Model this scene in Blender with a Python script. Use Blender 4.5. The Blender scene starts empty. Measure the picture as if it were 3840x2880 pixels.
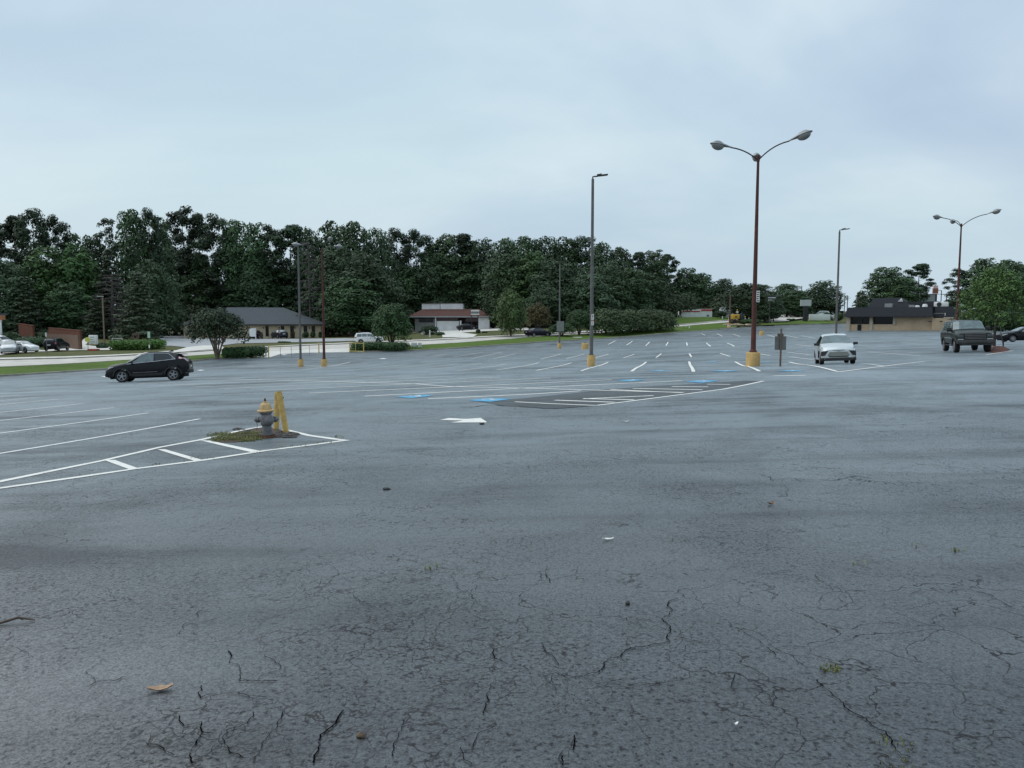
import bpy, bmesh, math, random
import numpy as np
from mathutils import Vector, Matrix, geometry
R=math.radians
rnd=random.Random(7)
scene=bpy.context.scene
COL=scene.collection
# ------------------------------------------------------------------ camera model and terrain
F=769.0; PITCH=R(4.76); CP,SP=math.cos(PITCH),math.sin(PITCH); CAMH=1.65
def ray(sx,sy):                       # photograph pixel (3840 x 2880) -> viewing ray with unit forward component
    a=(sx/3.75-512)/F; b=(384-sy/3.75)/F
    d=np.array([a,CP+b*SP,-SP+b*CP]); return d/d[1]
DISP=3840/2212
PIX=[(577,945,15),(1805,788,38.5),(1625,791,43),(1277,792,50),(650,791,78),(700,791,79),(1208,753,104),(325,824,43),(2085,762,50),
(1935,712,155),(2040,712,150),(1805,740,79),(2190,738,85),(1490,792,42),(1490,772,66),(1490,743,108),(1730,725,130),
(0,813,74),(246,797,82),(467,774,95),(660,762,106),(870,760,111),(1106,743,120),(1350,728,140),(1540,714,160),
(0,779,91),(246,770.6,98),(467,758,110),(660,747,122),(870,738.5,128),(1106,727,134),(1371,710.5,155),(1573,693,180),
(60,766,99),(122,760,110),(605,734,150),(600,732,160),(960,716,178),(1673,703,175),(1792,699,185),(1700,682,260),(1700,671.5,320),(1510,686,200),(1300,700,185),(200,735,135),(0,730,135)]
WPT=[(0,0,0),(5,3,.02),(-5,3,-.1),(0,-15,.3),(-40,-10,-.8),(60,-10,.3),(150,60,-.2),(150,150,0),(-130,60,-4),(-200,150,-3.2),(-200,250,-3),(-60,230,-2.2),(30,260,-.5),(150,300,4),(250,250,4),(150,450,7),(-150,450,-2),(-50,20,-2.0)]
_A=[]
for x,y,Y in PIX:
    p=ray(x*DISP,y*DISP)*Y; _A.append((p[0],p[1],p[2]+CAMH))
_A=np.array(_A+WPT)
def _fit(A):
    n=len(A); P=A[:,:2]/50
    r2=((P[:,None]-P[None])**2).sum(-1); K=np.where(r2>0,.5*r2*np.log(np.maximum(r2,1e-12)),0)
    M=np.zeros((n+3,n+3)); M[:n,:n]=K+2e-3*np.eye(n); M[:n,n]=1; M[:n,n+1:]=P; M[n:,:n]=M[:n,n:].T
    return np.linalg.solve(M,np.r_[A[:,2],0,0,0]),P
_w,_P=_fit(_A)
def G(X,Y):
    q=np.stack(np.broadcast_arrays(np.asarray(X,float),np.asarray(Y,float)),-1)/50
    r2=((q[...,None,:]-_P)**2).sum(-1); K=np.where(r2>0,.5*r2*np.log(np.maximum(r2,1e-12)),0)
    n=len(_P); return K@_w[:n]+_w[n]+q@_w[n+1:]
def g(x,y): return float(G(x,y))
def hit(sx,sy,t0=1,t1=420):           # where the ground shows at a photograph pixel
    d=ray(sx,sy); t=np.concatenate([np.arange(t0,30,.1),np.arange(30,t1,.5)])
    f=d[2]*t+CAMH-G(d[0]*t,t); ii=np.nonzero(f<0)[0]
    if len(ii)==0: ii=[int(np.argmin(f/t))]
    i=ii[0]; a,b=t[max(i-1,0)],t[i]
    for _ in range(30):
        m=(a+b)/2
        if d[2]*m+CAMH<g(d[0]*m,m): b=m
        else: a=m
    return Vector((d[0]*b,b,g(d[0]*b,b)))
def gat(sx,Y,off=0.0):                # ground point in the column of a photograph pixel at distance Y
    x=(sx/3.75-512)/F
    z=0
    for _ in range(4):
        X=x*(Y*CP-(z-CAMH)*SP); z=g(X,Y)
    return Vector((X,Y,z+off))
def zat(sy,Y):                        # height of a photograph row at distance Y
    d=ray(1920,sy); return d[2]*Y+CAMH
def mpp(Y): return Y/(F*3.75)         # metres per photograph pixel
# ------------------------------------------------------------------ materials
def nt(name):
    m=bpy.data.materials.new(name); m.use_nodes=True; t=m.node_tree; t.nodes.clear()
    o=t.nodes.new('ShaderNodeOutputMaterial'); b=t.nodes.new('ShaderNodeBsdfPrincipled')
    t.links.new(b.outputs[0],o.inputs[0]); return m,t,b
class T:
    def __init__(s,t): s.t=t
    def n(s,k,**kw):
        x=s.t.nodes.new('ShaderNode'+k)
        for a,v in kw.items():
            if a.startswith('i_'):
                key=a[2:].replace('_',' ')
                x.inputs[key].default_value=v
            else: setattr(x,a,v)
        return x
    def l(s,a,b): s.t.links.new(a,b)
    def noise(s,vec,scale,detail=4,rough=.5,dist=0):
        x=s.n('TexNoise'); x.inputs['Scale'].default_value=scale; x.inputs['Detail'].default_value=detail
        x.inputs['Roughness'].default_value=rough; x.inputs['Distortion'].default_value=dist
        if vec is not None: s.l(vec,x.inputs['Vector'])
        return x.outputs[0]
    def ramp(s,fac,stops,interp='LINEAR'):
        x=s.n('ValToRGB'); x.color_ramp.interpolation=interp
        e=x.color_ramp.elements
        while len(e)<len(stops): e.new(.5)
        for k,(p,c) in enumerate(stops):
            e[k].position=p; e[k].color=(c,c,c,1) if isinstance(c,(int,float)) else (*c,1)
        s.l(fac,x.inputs[0]); return x.outputs[0]
    def mix(s,fac,a,b,mode='MIX'):
        x=s.n('Mix',data_type='RGBA',blend_type=mode)
        for sock,v in ((x.inputs[0],fac),(x.inputs[6],a),(x.inputs[7],b)):
            if isinstance(v,(int,float)): sock.default_value=v if sock.type=='VALUE' else (v,v,v,1)
            elif isinstance(v,tuple): sock.default_value=(*v,1)
            else: s.l(v,sock)
        return x.outputs[2]
    def math(s,op,a,b=0.0,clamp=False):
        x=s.n('Math',operation=op); x.use_clamp=clamp
        for sock,v in ((x.inputs[0],a),(x.inputs[1],b)):
            if isinstance(v,(int,float)): sock.default_value=v
            else: s.l(v,sock)
        return x.outputs[0]
    def mapping(s,vec,scale=(1,1,1),rot=(0,0,0),loc=(0,0,0)):
        x=s.n('Mapping'); x.inputs['Scale'].default_value=scale; x.inputs['Rotation'].default_value=rot; x.inputs['Location'].default_value=loc
        s.l(vec,x.inputs['Vector']); return x.outputs[0]
    def bump(s,h,strength,dist,bsdf,chain=None):
        x=s.n('Bump'); x.inputs['Strength'].default_value=strength; x.inputs['Distance'].default_value=dist
        s.l(h,x.inputs['Height'])
        if chain is not None: s.l(chain,x.inputs['Normal'])
        if bsdf is not None: s.l(x.outputs[0],bsdf.inputs['Normal'])
        return x.outputs[0]
MATS={}
def mat(name,col,rough=.6,metal=0.0,var=.15,scale=4,bump=0.0,bscale=30,spec=.5,coat=0.0,dirt=None,dscale=2.0,damt=.5):
    if name in MATS: return MATS[name]
    m,t,b=nt(name); k=T(t); co=k.n('TexCoord').outputs['Object']
    nz=k.noise(co,scale,5,.6)
    lo=tuple(max(0,c*(1-var)) for c in col); hi=tuple(min(1,c*(1+var)) for c in col)
    c=k.ramp(nz,[(.3,lo),(.7,hi)])
    if dirt is not None:
        c=k.mix(k.ramp(k.noise(co,dscale,6,.65),[(.5-.12,0.0),(.5+.18,damt)]),c,dirt)
    k.l(c,b.inputs['Base Color'])
    k.l(k.ramp(nz,[(.3,max(.02,rough*.88)),(.7,min(1,rough*1.12))]),b.inputs['Roughness'])
    b.inputs['Metallic'].default_value=metal; b.inputs['Specular IOR Level'].default_value=spec
    b.inputs['Coat Weight'].default_value=coat; b.inputs['Coat Roughness'].default_value=.06
    if bump: k.bump(k.noise(co,bscale,3),bump,.02,b)
    MATS[name]=m; return m
def leafmat(name,col,var=.45,scale=.35,tint=None,spec=.25):
    m,t,b=nt(name); k=T(t); co=k.n('TexCoord').outputs['Object']
    oi=k.n('ObjectInfo').outputs['Random']
    n1=k.noise(co,scale,3,.6); n2=k.noise(co,scale*9,2,.5)
    c=k.ramp(n1,[(.32,tuple(x*(1-var) for x in col)),(.68,tuple(min(1,x*(1+var)) for x in col))])
    c2=k.mix(k.ramp(n2,[(.4,0.0),(.75,.55)]),c,tint if tint else tuple(min(1,x*1.5) for x in col))
    hs=k.n('HueSaturation'); k.l(c2,hs.inputs['Color'])
    mh=k.n('Math',operation='MULTIPLY_ADD'); k.l(oi,mh.inputs[0]); mh.inputs[1].default_value=.02; mh.inputs[2].default_value=.492
    k.l(mh.outputs[0],hs.inputs['Hue'])
    mv=k.n('Math',operation='MULTIPLY_ADD'); k.l(oi,mv.inputs[0]); mv.inputs[1].default_value=.5; mv.inputs[2].default_value=.75
    k.l(mv.outputs[0],hs.inputs['Value'])
    k.l(hs.outputs[0],b.inputs['Base Color'])
    b.inputs['Roughness'].default_value=.62; b.inputs['Specular IOR Level'].default_value=spec
    return m
def asphalt(name,base=.016,hi=.026,cracks=1.0,rough=.35,tint=(.74,1,1.32),coat=1.0):
    m,t,b=nt(name); k=T(t); co=k.n('TexCoord').outputs['Object']
    c=lambda v:tuple(v*x for x in tint)
    big=k.noise(co,.11,5,.6,.6); mid=k.noise(co,.7,5,.65)
    streak=k.noise(k.mapping(co,(.07,.9,1),(0,0,R(-24))),1.0,4,.55)
    fine=k.noise(co,38,3,.7); grit=k.noise(co,150,2,.6)
    f=k.math('ADD',k.math('MULTIPLY',big,.46),k.math('MULTIPLY',mid,.17)); f=k.math('ADD',f,k.math('MULTIPLY',streak,.42))
    col=k.ramp(f,[(.38,c(base*.72)),(.52,c(base)),(.68,c(hi))])
    col=k.mix(.55,col,k.ramp(fine,[(.3,.35),(.7,1.0)]),'MULTIPLY')
    col=k.mix(k.ramp(grit,[(.62,0.0),(.74,.35)]),col,c(.16))
    peb=k.noise(co,40,4,.6); wear=k.ramp(k.noise(k.mapping(co,loc=(9,4,0)),.33,5,.6,.8),[(.42,0.0),(.6,1.0)])
    h=k.math('ADD',k.math('MULTIPLY',fine,.35),k.math('MULTIPLY',grit,.2)); h=k.math('ADD',h,k.math('MULTIPLY',k.math('MULTIPLY',peb,wear),2.2))
    dash=k.math('MULTIPLY',k.ramp(peb,[(.37,1.0),(.41,0.0)]),k.ramp(wear,[(0,.25),(1,1.0)])); col=k.mix(k.math('MULTIPLY',dash,.75),col,(.012,.012,.013))
    rgh=k.ramp(f,[(.36,rough*.86),(.66,rough*1.15)])
    if cracks>0:
        dv=k.n('VectorMath',operation='MULTIPLY_ADD'); nn=k.n('TexNoise'); nn.inputs['Scale'].default_value=1.6; nn.inputs['Detail'].default_value=5
        k.l(co,nn.inputs['Vector']); k.l(nn.outputs[1],dv.inputs[0]); dv.inputs[1].default_value=(.9,.9,.9); k.l(co,dv.inputs[2])
        def vor(scale,lo,hi_,mscale,ma,mb,loc):
            v=k.n('TexVoronoi',feature='DISTANCE_TO_EDGE'); v.inputs['Scale'].default_value=scale; k.l(dv.outputs[0],v.inputs['Vector'])
            e=k.ramp(v.outputs['Distance'],[(lo,1.0),(hi_,0.0)])
            mk=k.ramp(k.noise(k.mapping(co,loc=loc),mscale,4,.6),[(ma,0.0),(mb,1.0)])
            return k.math('MULTIPLY',e,mk)
        c1=vor(.55,.0015,.0045,.45,.5,.6,(3,8,0)); c2=vor(2.1,.0035,.0105,.30,.46,.58,(40,1,0)); c3=vor(6.5,.010,.030,.45,.48,.60,(11,70,0))
        pv=k.n('TexVoronoi',feature='F1'); pv.inputs['Scale'].default_value=24; k.l(dv.outputs[0],pv.inputs['Vector']); pr=k.n('SeparateColor'); k.l(pv.outputs['Color'],pr.inputs[0])
        pm=k.math('MULTIPLY',k.ramp(k.math('ADD',pv.outputs['Distance'],k.math('MULTIPLY',pr.outputs[0],.55)),[(.24,1.0),(.32,0.0)]),k.ramp(k.noise(k.mapping(co,loc=(5,33,0)),.55,5,.7),[(.44,.10),(.60,1.0)]))
        cr=k.math('MAXIMUM',k.math('MAXIMUM',c1,c2),k.math('MAXIMUM',k.math('MULTIPLY',c3,.8),k.math('MULTIPLY',pm,.95)))
        cr=k.math('MULTIPLY',k.math('MULTIPLY',cr,k.ramp(k.noise(k.mapping(co,loc=(2,2,5)),4.5,3,.6),[(.36,.25),(.52,1.0)])),cracks,True)
        col=k.mix(k.math('MULTIPLY',cr,.85),col,(.006,.006,.007))
        h=k.math('SUBTRACT',h,k.math('MULTIPLY',cr,1.6))
        rgh=k.mix(cr,rgh,.95)
    k.l(col,b.inputs['Base Color']); b.inputs['Roughness'].default_value=.75; b.inputs['Specular IOR Level'].default_value=.35
    cw=k.ramp(f,[(.42,.45*coat),(.5,.86*coat),(.57,coat)]); cw=k.mix(.62,cw,k.ramp(fine,[(.36,.45),(.54,1.0)]),'MULTIPLY'); cw=k.mix(k.math('MULTIPLY',wear,.55),cw,k.ramp(peb,[(.36,.25),(.54,1.0)]),'MULTIPLY')
    cw=k.mix(.75,cw,k.ramp(k.noise(co,95,3,.75),[(.40,.30),(.56,1.0)]),'MULTIPLY'); cw=k.math('MULTIPLY',cw,k.math('SUBTRACT',1.0,k.math('MULTIPLY',wear,.14))); cw=k.mix(k.math('MULTIPLY',dash,.95),cw,.02)
    if cracks>0: cw=k.mix(cr,cw,0.0)
    k.l(k.math('MULTIPLY',cw,1.15,True),b.inputs['Sheen Weight']); k.l(cw,b.inputs['Coat Weight']); k.l(rgh,b.inputs['Coat Roughness']); b.inputs['Coat IOR'].default_value=2.35 if coat==1 else 1.6
    b.inputs['Sheen Weight'].default_value=.40*coat; b.inputs['Sheen Roughness'].default_value=.2; b.inputs['Sheen Tint'].default_value=(.82,.93,1,1)
    nrm=k.bump(h,.07,.01,b); k.l(nrm,b.inputs['Coat Normal'])
    return m
# ------------------------------------------------------------------ mesh builder
class MB:
    def __init__(s): s.v=[]; s.f=[]; s.m=[]; s.cur=0
    def add(s,vs,fs):
        o=len(s.v); s.v+= [tuple(v) for v in vs]; s.f+=[tuple(i+o for i in f) for f in fs]; s.m+=[s.cur]*len(fs); return s
    def box(s,x0,x1,y0,y1,z0,z1):
        return s.add([(x0,y0,z0),(x1,y0,z0),(x1,y1,z0),(x0,y1,z0),(x0,y0,z1),(x1,y0,z1),(x1,y1,z1),(x0,y1,z1)],
            [(0,3,2,1),(4,5,6,7),(0,1,5,4),(1,2,6,5),(2,3,7,6),(3,0,4,7)])
    def cbox(s,c,d,ch=.02):           # box with chamfered edges, centre c, size d
        x,y,z=d[0]/2,d[1]/2,d[2]/2; ch=min(ch,x*.9,y*.9,z*.9)
        bm=bmesh.new(); bmesh.ops.create_cube(bm,size=1)
        for v in bm.verts: v.co=Vector((v.co.x*2*x+c[0],v.co.y*2*y+c[1],v.co.z*2*z+c[2]))
        bmesh.ops.bevel(bm,geom=bm.edges[:],offset=ch,segments=2,affect='EDGES',profile=.5)
        bm.verts.ensure_lookup_table(); r=([v.co.copy() for v in bm.verts],[[v.index for v in f.verts] for f in bm.faces]); bm.free()
        return s.add(*r)
    def tube(s,pts,r,n=10,cap=True,rad=None):
        pts=[Vector(p) for p in pts]; vs=[]; fs=[]; N=len(pts)
        up=None
        for i,p in enumerate(pts):
            d=(pts[min(i+1,N-1)]-pts[max(i-1,0)]).normalized()
            if up is None:
                up=Vector((0,0,1)) if abs(d.z)<.9 else Vector((1,0,0))
            a=d.cross(up)
            if a.length<1e-4: a=d.cross(Vector((0,1,0)))
            a.normalize(); bb=a.cross(d).normalized(); up=bb
            rr=rad[i] if rad else r
            for j in range(n):
                t=2*math.pi*j/n; vs.append(p+a*math.cos(t)*rr+bb*math.sin(t)*rr)
        for i in range(N-1):
            for j in range(n):
                fs.append((i*n+j,i*n+(j+1)%n,(i+1)*n+(j+1)%n,(i+1)*n+j))
        if cap: fs.append(tuple(range(n))[::-1]); fs.append(tuple((N-1)*n+j for j in range(n)))
        return s.add(vs,fs)
    def lathe(s,prof,n=24,axis='z',c=(0,0,0),cap=True):
        vs=[]; fs=[]
        for r,h in prof:
            for j in range(n):
                t=2*math.pi*j/n; a,b_=r*math.cos(t),r*math.sin(t)
                p=(a,b_,h) if axis=='z' else ((a,h,b_) if axis=='y' else (h,a,b_))
                vs.append((p[0]+c[0],p[1]+c[1],p[2]+c[2]))
        for i in range(len(prof)-1):
            for j in range(n): fs.append((i*n+j,i*n+(j+1)%n,(i+1)*n+(j+1)%n,(i+1)*n+j))
        if cap: fs.append(tuple(range(n))[::-1]); fs.append(tuple((len(prof)-1)*n+j for j in range(n)))
        return s.add(vs,fs)
    def prism(s,poly,z0,z1):
        n=len(poly); vs=[(x,y,z0) for x,y in poly]+[(x,y,z1) for x,y in poly]
        fs=[tuple(range(n))[::-1],tuple(range(n,2*n))]+[(i,(i+1)%n,n+(i+1)%n,n+i) for i in range(n)]
        return s.add(vs,fs)
    def ell(s,c,r,seed=0,amp=0.0,nu=12,nv=8):
        q=random.Random(seed); vs=[]; fs=[]
        for i in range(nv+1):
            ph=math.pi*i/nv
            for j in range(nu):
                th=2*math.pi*j/nu; k=1+amp*(q.random()-.5)*2
                vs.append((c[0]+r[0]*k*math.sin(ph)*math.cos(th),c[1]+r[1]*k*math.sin(ph)*math.sin(th),c[2]+r[2]*k*math.cos(ph)))
        for i in range(nv):
            for j in range(nu): fs.append((i*nu+j,(i+1)*nu+j,(i+1)*nu+(j+1)%nu,i*nu+(j+1)%nu))
        return s.add(vs,fs)
    def mesh(s,name,mats,smooth=None):
        me=bpy.data.meshes.new(name); me.from_pydata([tuple(map(float,v)) for v in s.v],[],s.f)
        for m in (mats if isinstance(mats,(list,tuple)) else [mats]): me.materials.append(m)
        if len(me.materials)>1:
            for p,i in zip(me.polygons,s.m): p.material_index=i
        bm=bmesh.new(); bm.from_mesh(me); bmesh.ops.recalc_face_normals(bm,faces=bm.faces[:]); bm.to_mesh(me); bm.free()
        if smooth is not None:
            for p in me.polygons: p.use_smooth=True
            me.set_sharp_from_angle(angle=R(smooth))
        return me
    def build(s,name,mats,parent=None,smooth=None,loc=None):
        o=bpy.data.objects.new(name,s.mesh(name,mats,smooth)); COL.objects.link(o)
        if parent is not None: o.parent=parent
        if loc is not None: o.location=loc
        return o
def tag(o,label=None,cat=None,group=None,kind=None):
    if label: o['label']=label
    if cat: o['category']=cat
    if group: o['group']=group
    if kind: o['kind']=kind
    return o
def thing(name,label,cat,loc=(0,0,0),rz=0.0,group=None):
    o=bpy.data.objects.new(name,None); COL.objects.link(o); o.empty_display_size=.3
    o.location=loc; o.rotation_euler=(0,0,rz); return tag(o,label,cat,group)
def kids(o): return [c for c in bpy.data.objects if c.parent==o]
def dup(o,parent=None,top=True):
    ch=CHILD.get(o.name)
    if ch is None: ch=[c.name for c in kids(o)]; CHILD[o.name]=ch
    c=o.copy(); COL.objects.link(c)
    if parent is not None: c.parent=parent
    for n in ch: dup(bpy.data.objects[n],c,False)
    return c
CHILD={}
def obj(name,me,parent=None,loc=None):
    o=bpy.data.objects.new(name,me); COL.objects.link(o)
    if parent is not None: o.parent=parent
    if loc is not None: o.location=loc
    return o
# ------------------------------------------------------------------ sheets that follow the ground
def inside(px,py,poly):
    c=np.zeros(px.shape,bool); n=len(poly)
    for i in range(n):
        x1,y1=poly[i]; x2,y2=poly[(i+1)%n]
        if y1==y2: continue
        cond=((y1>py)!=(y2>py))&(px<(x2-x1)*(py-y1)/(y2-y1)+x1); c^=cond
    return c
def grid_points(poly,steps):
    xs=[p[0] for p in poly]; ys=[p[1] for p in poly]; out=[]
    for (r0,r1,st) in steps:
        X,Y=np.meshgrid(np.arange(min(xs)-st,max(xs)+st,st),np.arange(min(ys)-st,max(ys)+st,st))
        X=X+(np.arange(X.shape[0])%2)[:,None]*st*.5
        d=np.hypot(X,Y); k=(d>=r0)&(d<r1)&inside(X,Y,poly)
        out.append(np.stack([X[k],Y[k]],-1))
    return np.concatenate(out)
def dense(poly,st,closed=True):
    o=[]; n=len(poly)
    for i in range(n if closed else n-1):
        a,b=Vector(poly[i][:2]),Vector(poly[(i+1)%n][:2]); m=max(1,int((b-a).length/st))
        for j in range(m): o.append(tuple(a.lerp(b,j/m)))
    if not closed: o.append(tuple(poly[-1][:2]))
    return o
def sheet(name,poly,off,m,steps=((0,1e4,3.0),),edge=2.0,parent=None,kind='structure'):
    ed=dense(poly,edge); P=grid_points(ed,steps) if steps else np.zeros((0,2))
    vs=[Vector(p) for p in ed]+[Vector((float(a),float(b))) for a,b in P]; n=len(ed)
    V,E,Fc,*_=geometry.delaunay_2d_cdt(vs,[(i,(i+1)%n) for i in range(n)],[list(range(n))],1,1e-4)
    xy=np.array([tuple(v) for v in V]); z=G(xy[:,0],xy[:,1])+off
    me=bpy.data.meshes.new(name); me.from_pydata([(a[0],a[1],c) for a,c in zip(xy.tolist(),z.tolist())],[],[tuple(f) for f in Fc])
    me.materials.append(m)
    if len(me.polygons) and me.polygons[0].normal.z<0: me.flip_normals()
    for p in me.polygons: p.use_smooth=True
    o=obj(name,me,parent)
    if parent is None: tag(o,kind=kind)
    return o
def strip(pts,w,off,mb,st=1.0,jag=0.0):   # painted line along ground points
    pts=[Vector((p[0],p[1])) for p in pts]; pts=[Vector(p) for p in dense([tuple(p) for p in pts],st,False)]
    vs=[]; fs=[]; N=len(pts)
    for i,p in enumerate(pts):
        d=(pts[min(i+1,N-1)]-pts[max(i-1,0)]).normalized(); nrm=Vector((-d.y,d.x))
        for s in (-1,1):
            q=p+nrm*s*(w/2+jag*(rnd.random()-.5)); vs.append((q.x,q.y,g(q.x,q.y)+off))
    for i in range(N-1): fs.append((2*i,2*i+1,2*i+3,2*i+2))
    mb.add(vs,fs)
def px(*pts): return [tuple(hit(a,b)[:2]) for a,b in pts]
# ------------------------------------------------------------------ world, sun, camera
w=bpy.data.worlds.new("World"); scene.world=w; w.use_nodes=True
wt_=w.node_tree; wt_.nodes.clear(); k=T(wt_)
wo=k.n('OutputWorld'); bg=k.n('Background'); bg.inputs['Strength'].default_value=.1; k.l(bg.outputs[0],wo.inputs[0])
sky=k.n('TexSky'); sky.sky_type='NISHITA'; sky.sun_disc=False; sky.sun_elevation=R(52); sky.sun_rotation=R(-70); sky.air_density=1.6; sky.dust_density=3.5
gen=k.n('TexCoord').outputs['Generated']
sx_=k.n('SeparateXYZ'); k.l(gen,sx_.inputs[0])
zz=k.math('ADD',k.math('MAXIMUM',sx_.outputs[2],0.0),.28)
cx=k.n('CombineXYZ'); k.l(k.math('DIVIDE',sx_.outputs[0],zz),cx.inputs[0]); k.l(k.math('DIVIDE',sx_.outputs[1],zz),cx.inputs[1])
deck=k.mapping(cx.outputs[0],(.75,1.0,1),(0,0,R(-28)),(3.1,.4,0))
n1=k.noise(deck,.9,5,.5,.35); n2=k.noise(k.mapping(deck,loc=(7,2,0)),2.3,4,.5,.2); n3=k.noise(k.mapping(deck,loc=(1,9,0)),.55,3,.45)
cl=k.ramp(n1,[(.36,(3.8,5.2,7.0)),(.5,(4.8,6.25,7.7)),(.62,(6.5,7.8,8.5))])
cl=k.mix(k.ramp(n3,[(.42,0.0),(.62,.6)]),cl,(4.3,6.35,7.3))
cl=k.mix(k.ramp(n2,[(.5,0.0),(.75,.35)]),cl,(6.5,7.8,8.6))
cl=k.mix(k.ramp(sx_.outputs[2],[(0.0,.38),(.30,0.0)]),cl,(5.6,7.0,7.9)); hs=k.n('HueSaturation'); hs.inputs['Saturation'].default_value=.86; hs.inputs['Value'].default_value=.93; k.l(cl,hs.inputs['Color']); cl=k.mix(.88,sky.outputs[0],hs.outputs[0])
k.l(cl,bg.inputs[0])
sd=bpy.data.lights.new('sun','SUN'); sd.energy=1.4; sd.angle=R(80); sd.color=(1,.985,.96)
so=bpy.data.objects.new('sun',sd); COL.objects.link(so)
az=R(-70); el=R(52); dv=Vector((math.sin(az)*math.cos(el),math.cos(az)*math.cos(el),math.sin(el)))
so.rotation_euler=dv.to_track_quat('Z','Y').to_euler()
cd=bpy.data.cameras.new('camera'); cd.sensor_width=36; cd.lens=F/1024*36; cd.clip_end=4000; cd.clip_start=.05
co_=bpy.data.objects.new('camera',cd); COL.objects.link(co_); co_.location=(0,0,CAMH); co_.rotation_euler=(R(90)-PITCH,0,0); scene.camera=co_
scene.view_settings.view_transform='Standard'; scene.view_settings.look='None'; scene.view_settings.exposure=0.25; scene.view_settings.gamma=1
# ------------------------------------------------------------------ setting materials
ASPH=asphalt('asphalt_lot'); ROAD=mat('street_concrete',(.56,.52,.47),.85,var=.16,scale=.6,bump=.2,dirt=(.38,.36,.33),dscale=.35,damt=.5)
DRV=mat('driveway_asphalt',(.36,.37,.385),.85,var=.2,scale=.5,dirt=(.27,.27,.28),dscale=.3)
CONC=mat('pale_concrete',(.68,.65,.60),.85,var=.15,scale=.8,dirt=(.45,.42,.38),dscale=1.1,damt=.5)
KERB=mat('kerb_concrete',(.34,.32,.28),.9,var=.22,scale=1.2,dirt=(.13,.11,.09),dscale=.9,damt=.6)
def lawnmat(name,a,b_,c_,sc=1.0):
    m,t,b=nt(name); k=T(t); co=k.n('TexCoord').outputs['Object']
    big=k.noise(co,.12*sc,5,.6); sm=k.noise(co,3.5,4,.7); st=k.noise(k.mapping(co,(.5,3,1),(0,0,R(35))),1.2,4,.6)
    c=k.ramp(k.math('ADD',k.math('MULTIPLY',big,.6),k.math('MULTIPLY',st,.4)),[(.36,a),(.52,b_),(.66,c_)])
    c=k.mix(.6,c,k.ramp(sm,[(.3,.5),(.7,1.15)]),'MULTIPLY')
    k.l(c,b.inputs['Base Color']); b.inputs['Roughness'].default_value=.9; b.inputs['Specular IOR Level'].default_value=.15
    k.bump(k.noise(co,9,3,.7),.9,.12,b); return m
LAWN=lawnmat('lawn_grass',(.075,.125,.022),(.11,.175,.032),(.15,.21,.05))
LAND=lawnmat('rough_ground',(.085,.10,.035),(.12,.125,.05),(.16,.135,.075))
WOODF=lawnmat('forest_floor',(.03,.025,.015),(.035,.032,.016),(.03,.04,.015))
# ------------------------------------------------------------------ ground, lot, street
def D(pts): return px(*[(x*DISP,y*DISP) for x,y in pts])
K0=D([(-200,836),(-90,825),(0,813.5),(120,806),(250,797.5),(350,788),(467,776),(540,775),(580,773),(605,765),(660,762),(755,761),(870,759),(1000,752),(1120,743.5),(1250,735.5),(1350,728.5),(1450,720.5),(1540,713.5),(1590,708)])
K0R=D([(1673,704),(1792,700)])
K1=D([(-200,805),(-90,800),(0,794.5),(120,789),(250,781),(350,775),(467,766.5),(560,759.5),(660,755),(755,752),(870,748.5),(1000,741),(1106,733),(1211,725),(1371,714),(1440,708),(1500,703),(1573,697.5),(1610,693.5)])
K2=D([(-200,788),(-90,784),(0,778.5),(145,775),(246,770.6),(350,765),(467,758),(560,752),(660,747),(780,742),(870,738.5),(1000,732.5),(1106,727),(1211,721.5),(1371,710.5),(1440,704),(1573,693),(1640,684)])
K3=[(x-1.4,y+1.8) for x,y in K2]
lot_poly=K0+K0R+[(140,176),(165,150),(160,60),(70,-12),(-45,-14)]
lot=sheet('parking_lot',lot_poly,0,ASPH,((0,9,.25),(9,14,.5),(14,45,1.2),(45,110,2.5),(110,300,4)),1.5)
def big_ground():
    P=[]; 
    for r in list(np.arange(6,300,9))+list(np.arange(300,900,60))+[1100,1500,2200,3200]:
        n=max(10,int(min(2*math.pi*r/11,150)))
        for j in range(n): P.append((r*math.sin(2*math.pi*j/n),r*math.cos(2*math.pi*j/n)+20))
    P=np.array(P); 
    r=np.hypot(P[:,0],P[:,1]); z=G(P[:,0]*np.minimum(1,420/np.maximum(r,1)),P[:,1]*np.minimum(1,420/np.maximum(r,1)))
    z=np.clip(z,-6,9)*np.clip((1500-r)/1100,0,1)-.25
    V,E,Fc,*_=geometry.delaunay_2d_cdt([Vector(p) for p in P.tolist()],[],[],0,1e-4)
    me=bpy.data.meshes.new('ground'); me.from_pydata([(a[0],a[1],float(b)) for a,b in zip(P.tolist(),z)],[],[tuple(f) for f in Fc]); me.materials.append(LAND)
    if me.polygons[0].normal.z<0: me.flip_normals()
    for p in me.polygons: p.use_smooth=True
    return tag(obj('ground',me),kind='structure')
big_ground()
S2=((0,170,2.5),(170,600,5))
sheet('grass_verge',K0[:8]+K1[7::-1],.10,LAWN,S2); sheet('grass_verge',K0[11:]+K1[:8:-1],.10,LAWN,S2); sheet('driveway_apron',K0[7:12]+K1[9:6:-1],.012,CONC,S2)
sheet('street',K1[:]+K2[::-1],.02,ROAD,S2)
sheet('sidewalk',K2[:]+K3[::-1],.12,CONC,S2)
far=[(190,300),(90,330),(-60,300),(-170,250),(-190,140)]
sheet('lawn',K3+far,.09,LAND,((0,600,4),))
wd=D([(-150,735),(0,731),(180,733),(330,728),(430,727)])+[tuple(gat(x*DISP,Y)[:2]) for x,Y in ((700,172),(820,176),(900,196),(1050,196),(1120,172),(1240,168),(1340,180),(1420,192),(1640,205))]+[(110,300),(-60,295),(-165,245)]
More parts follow.
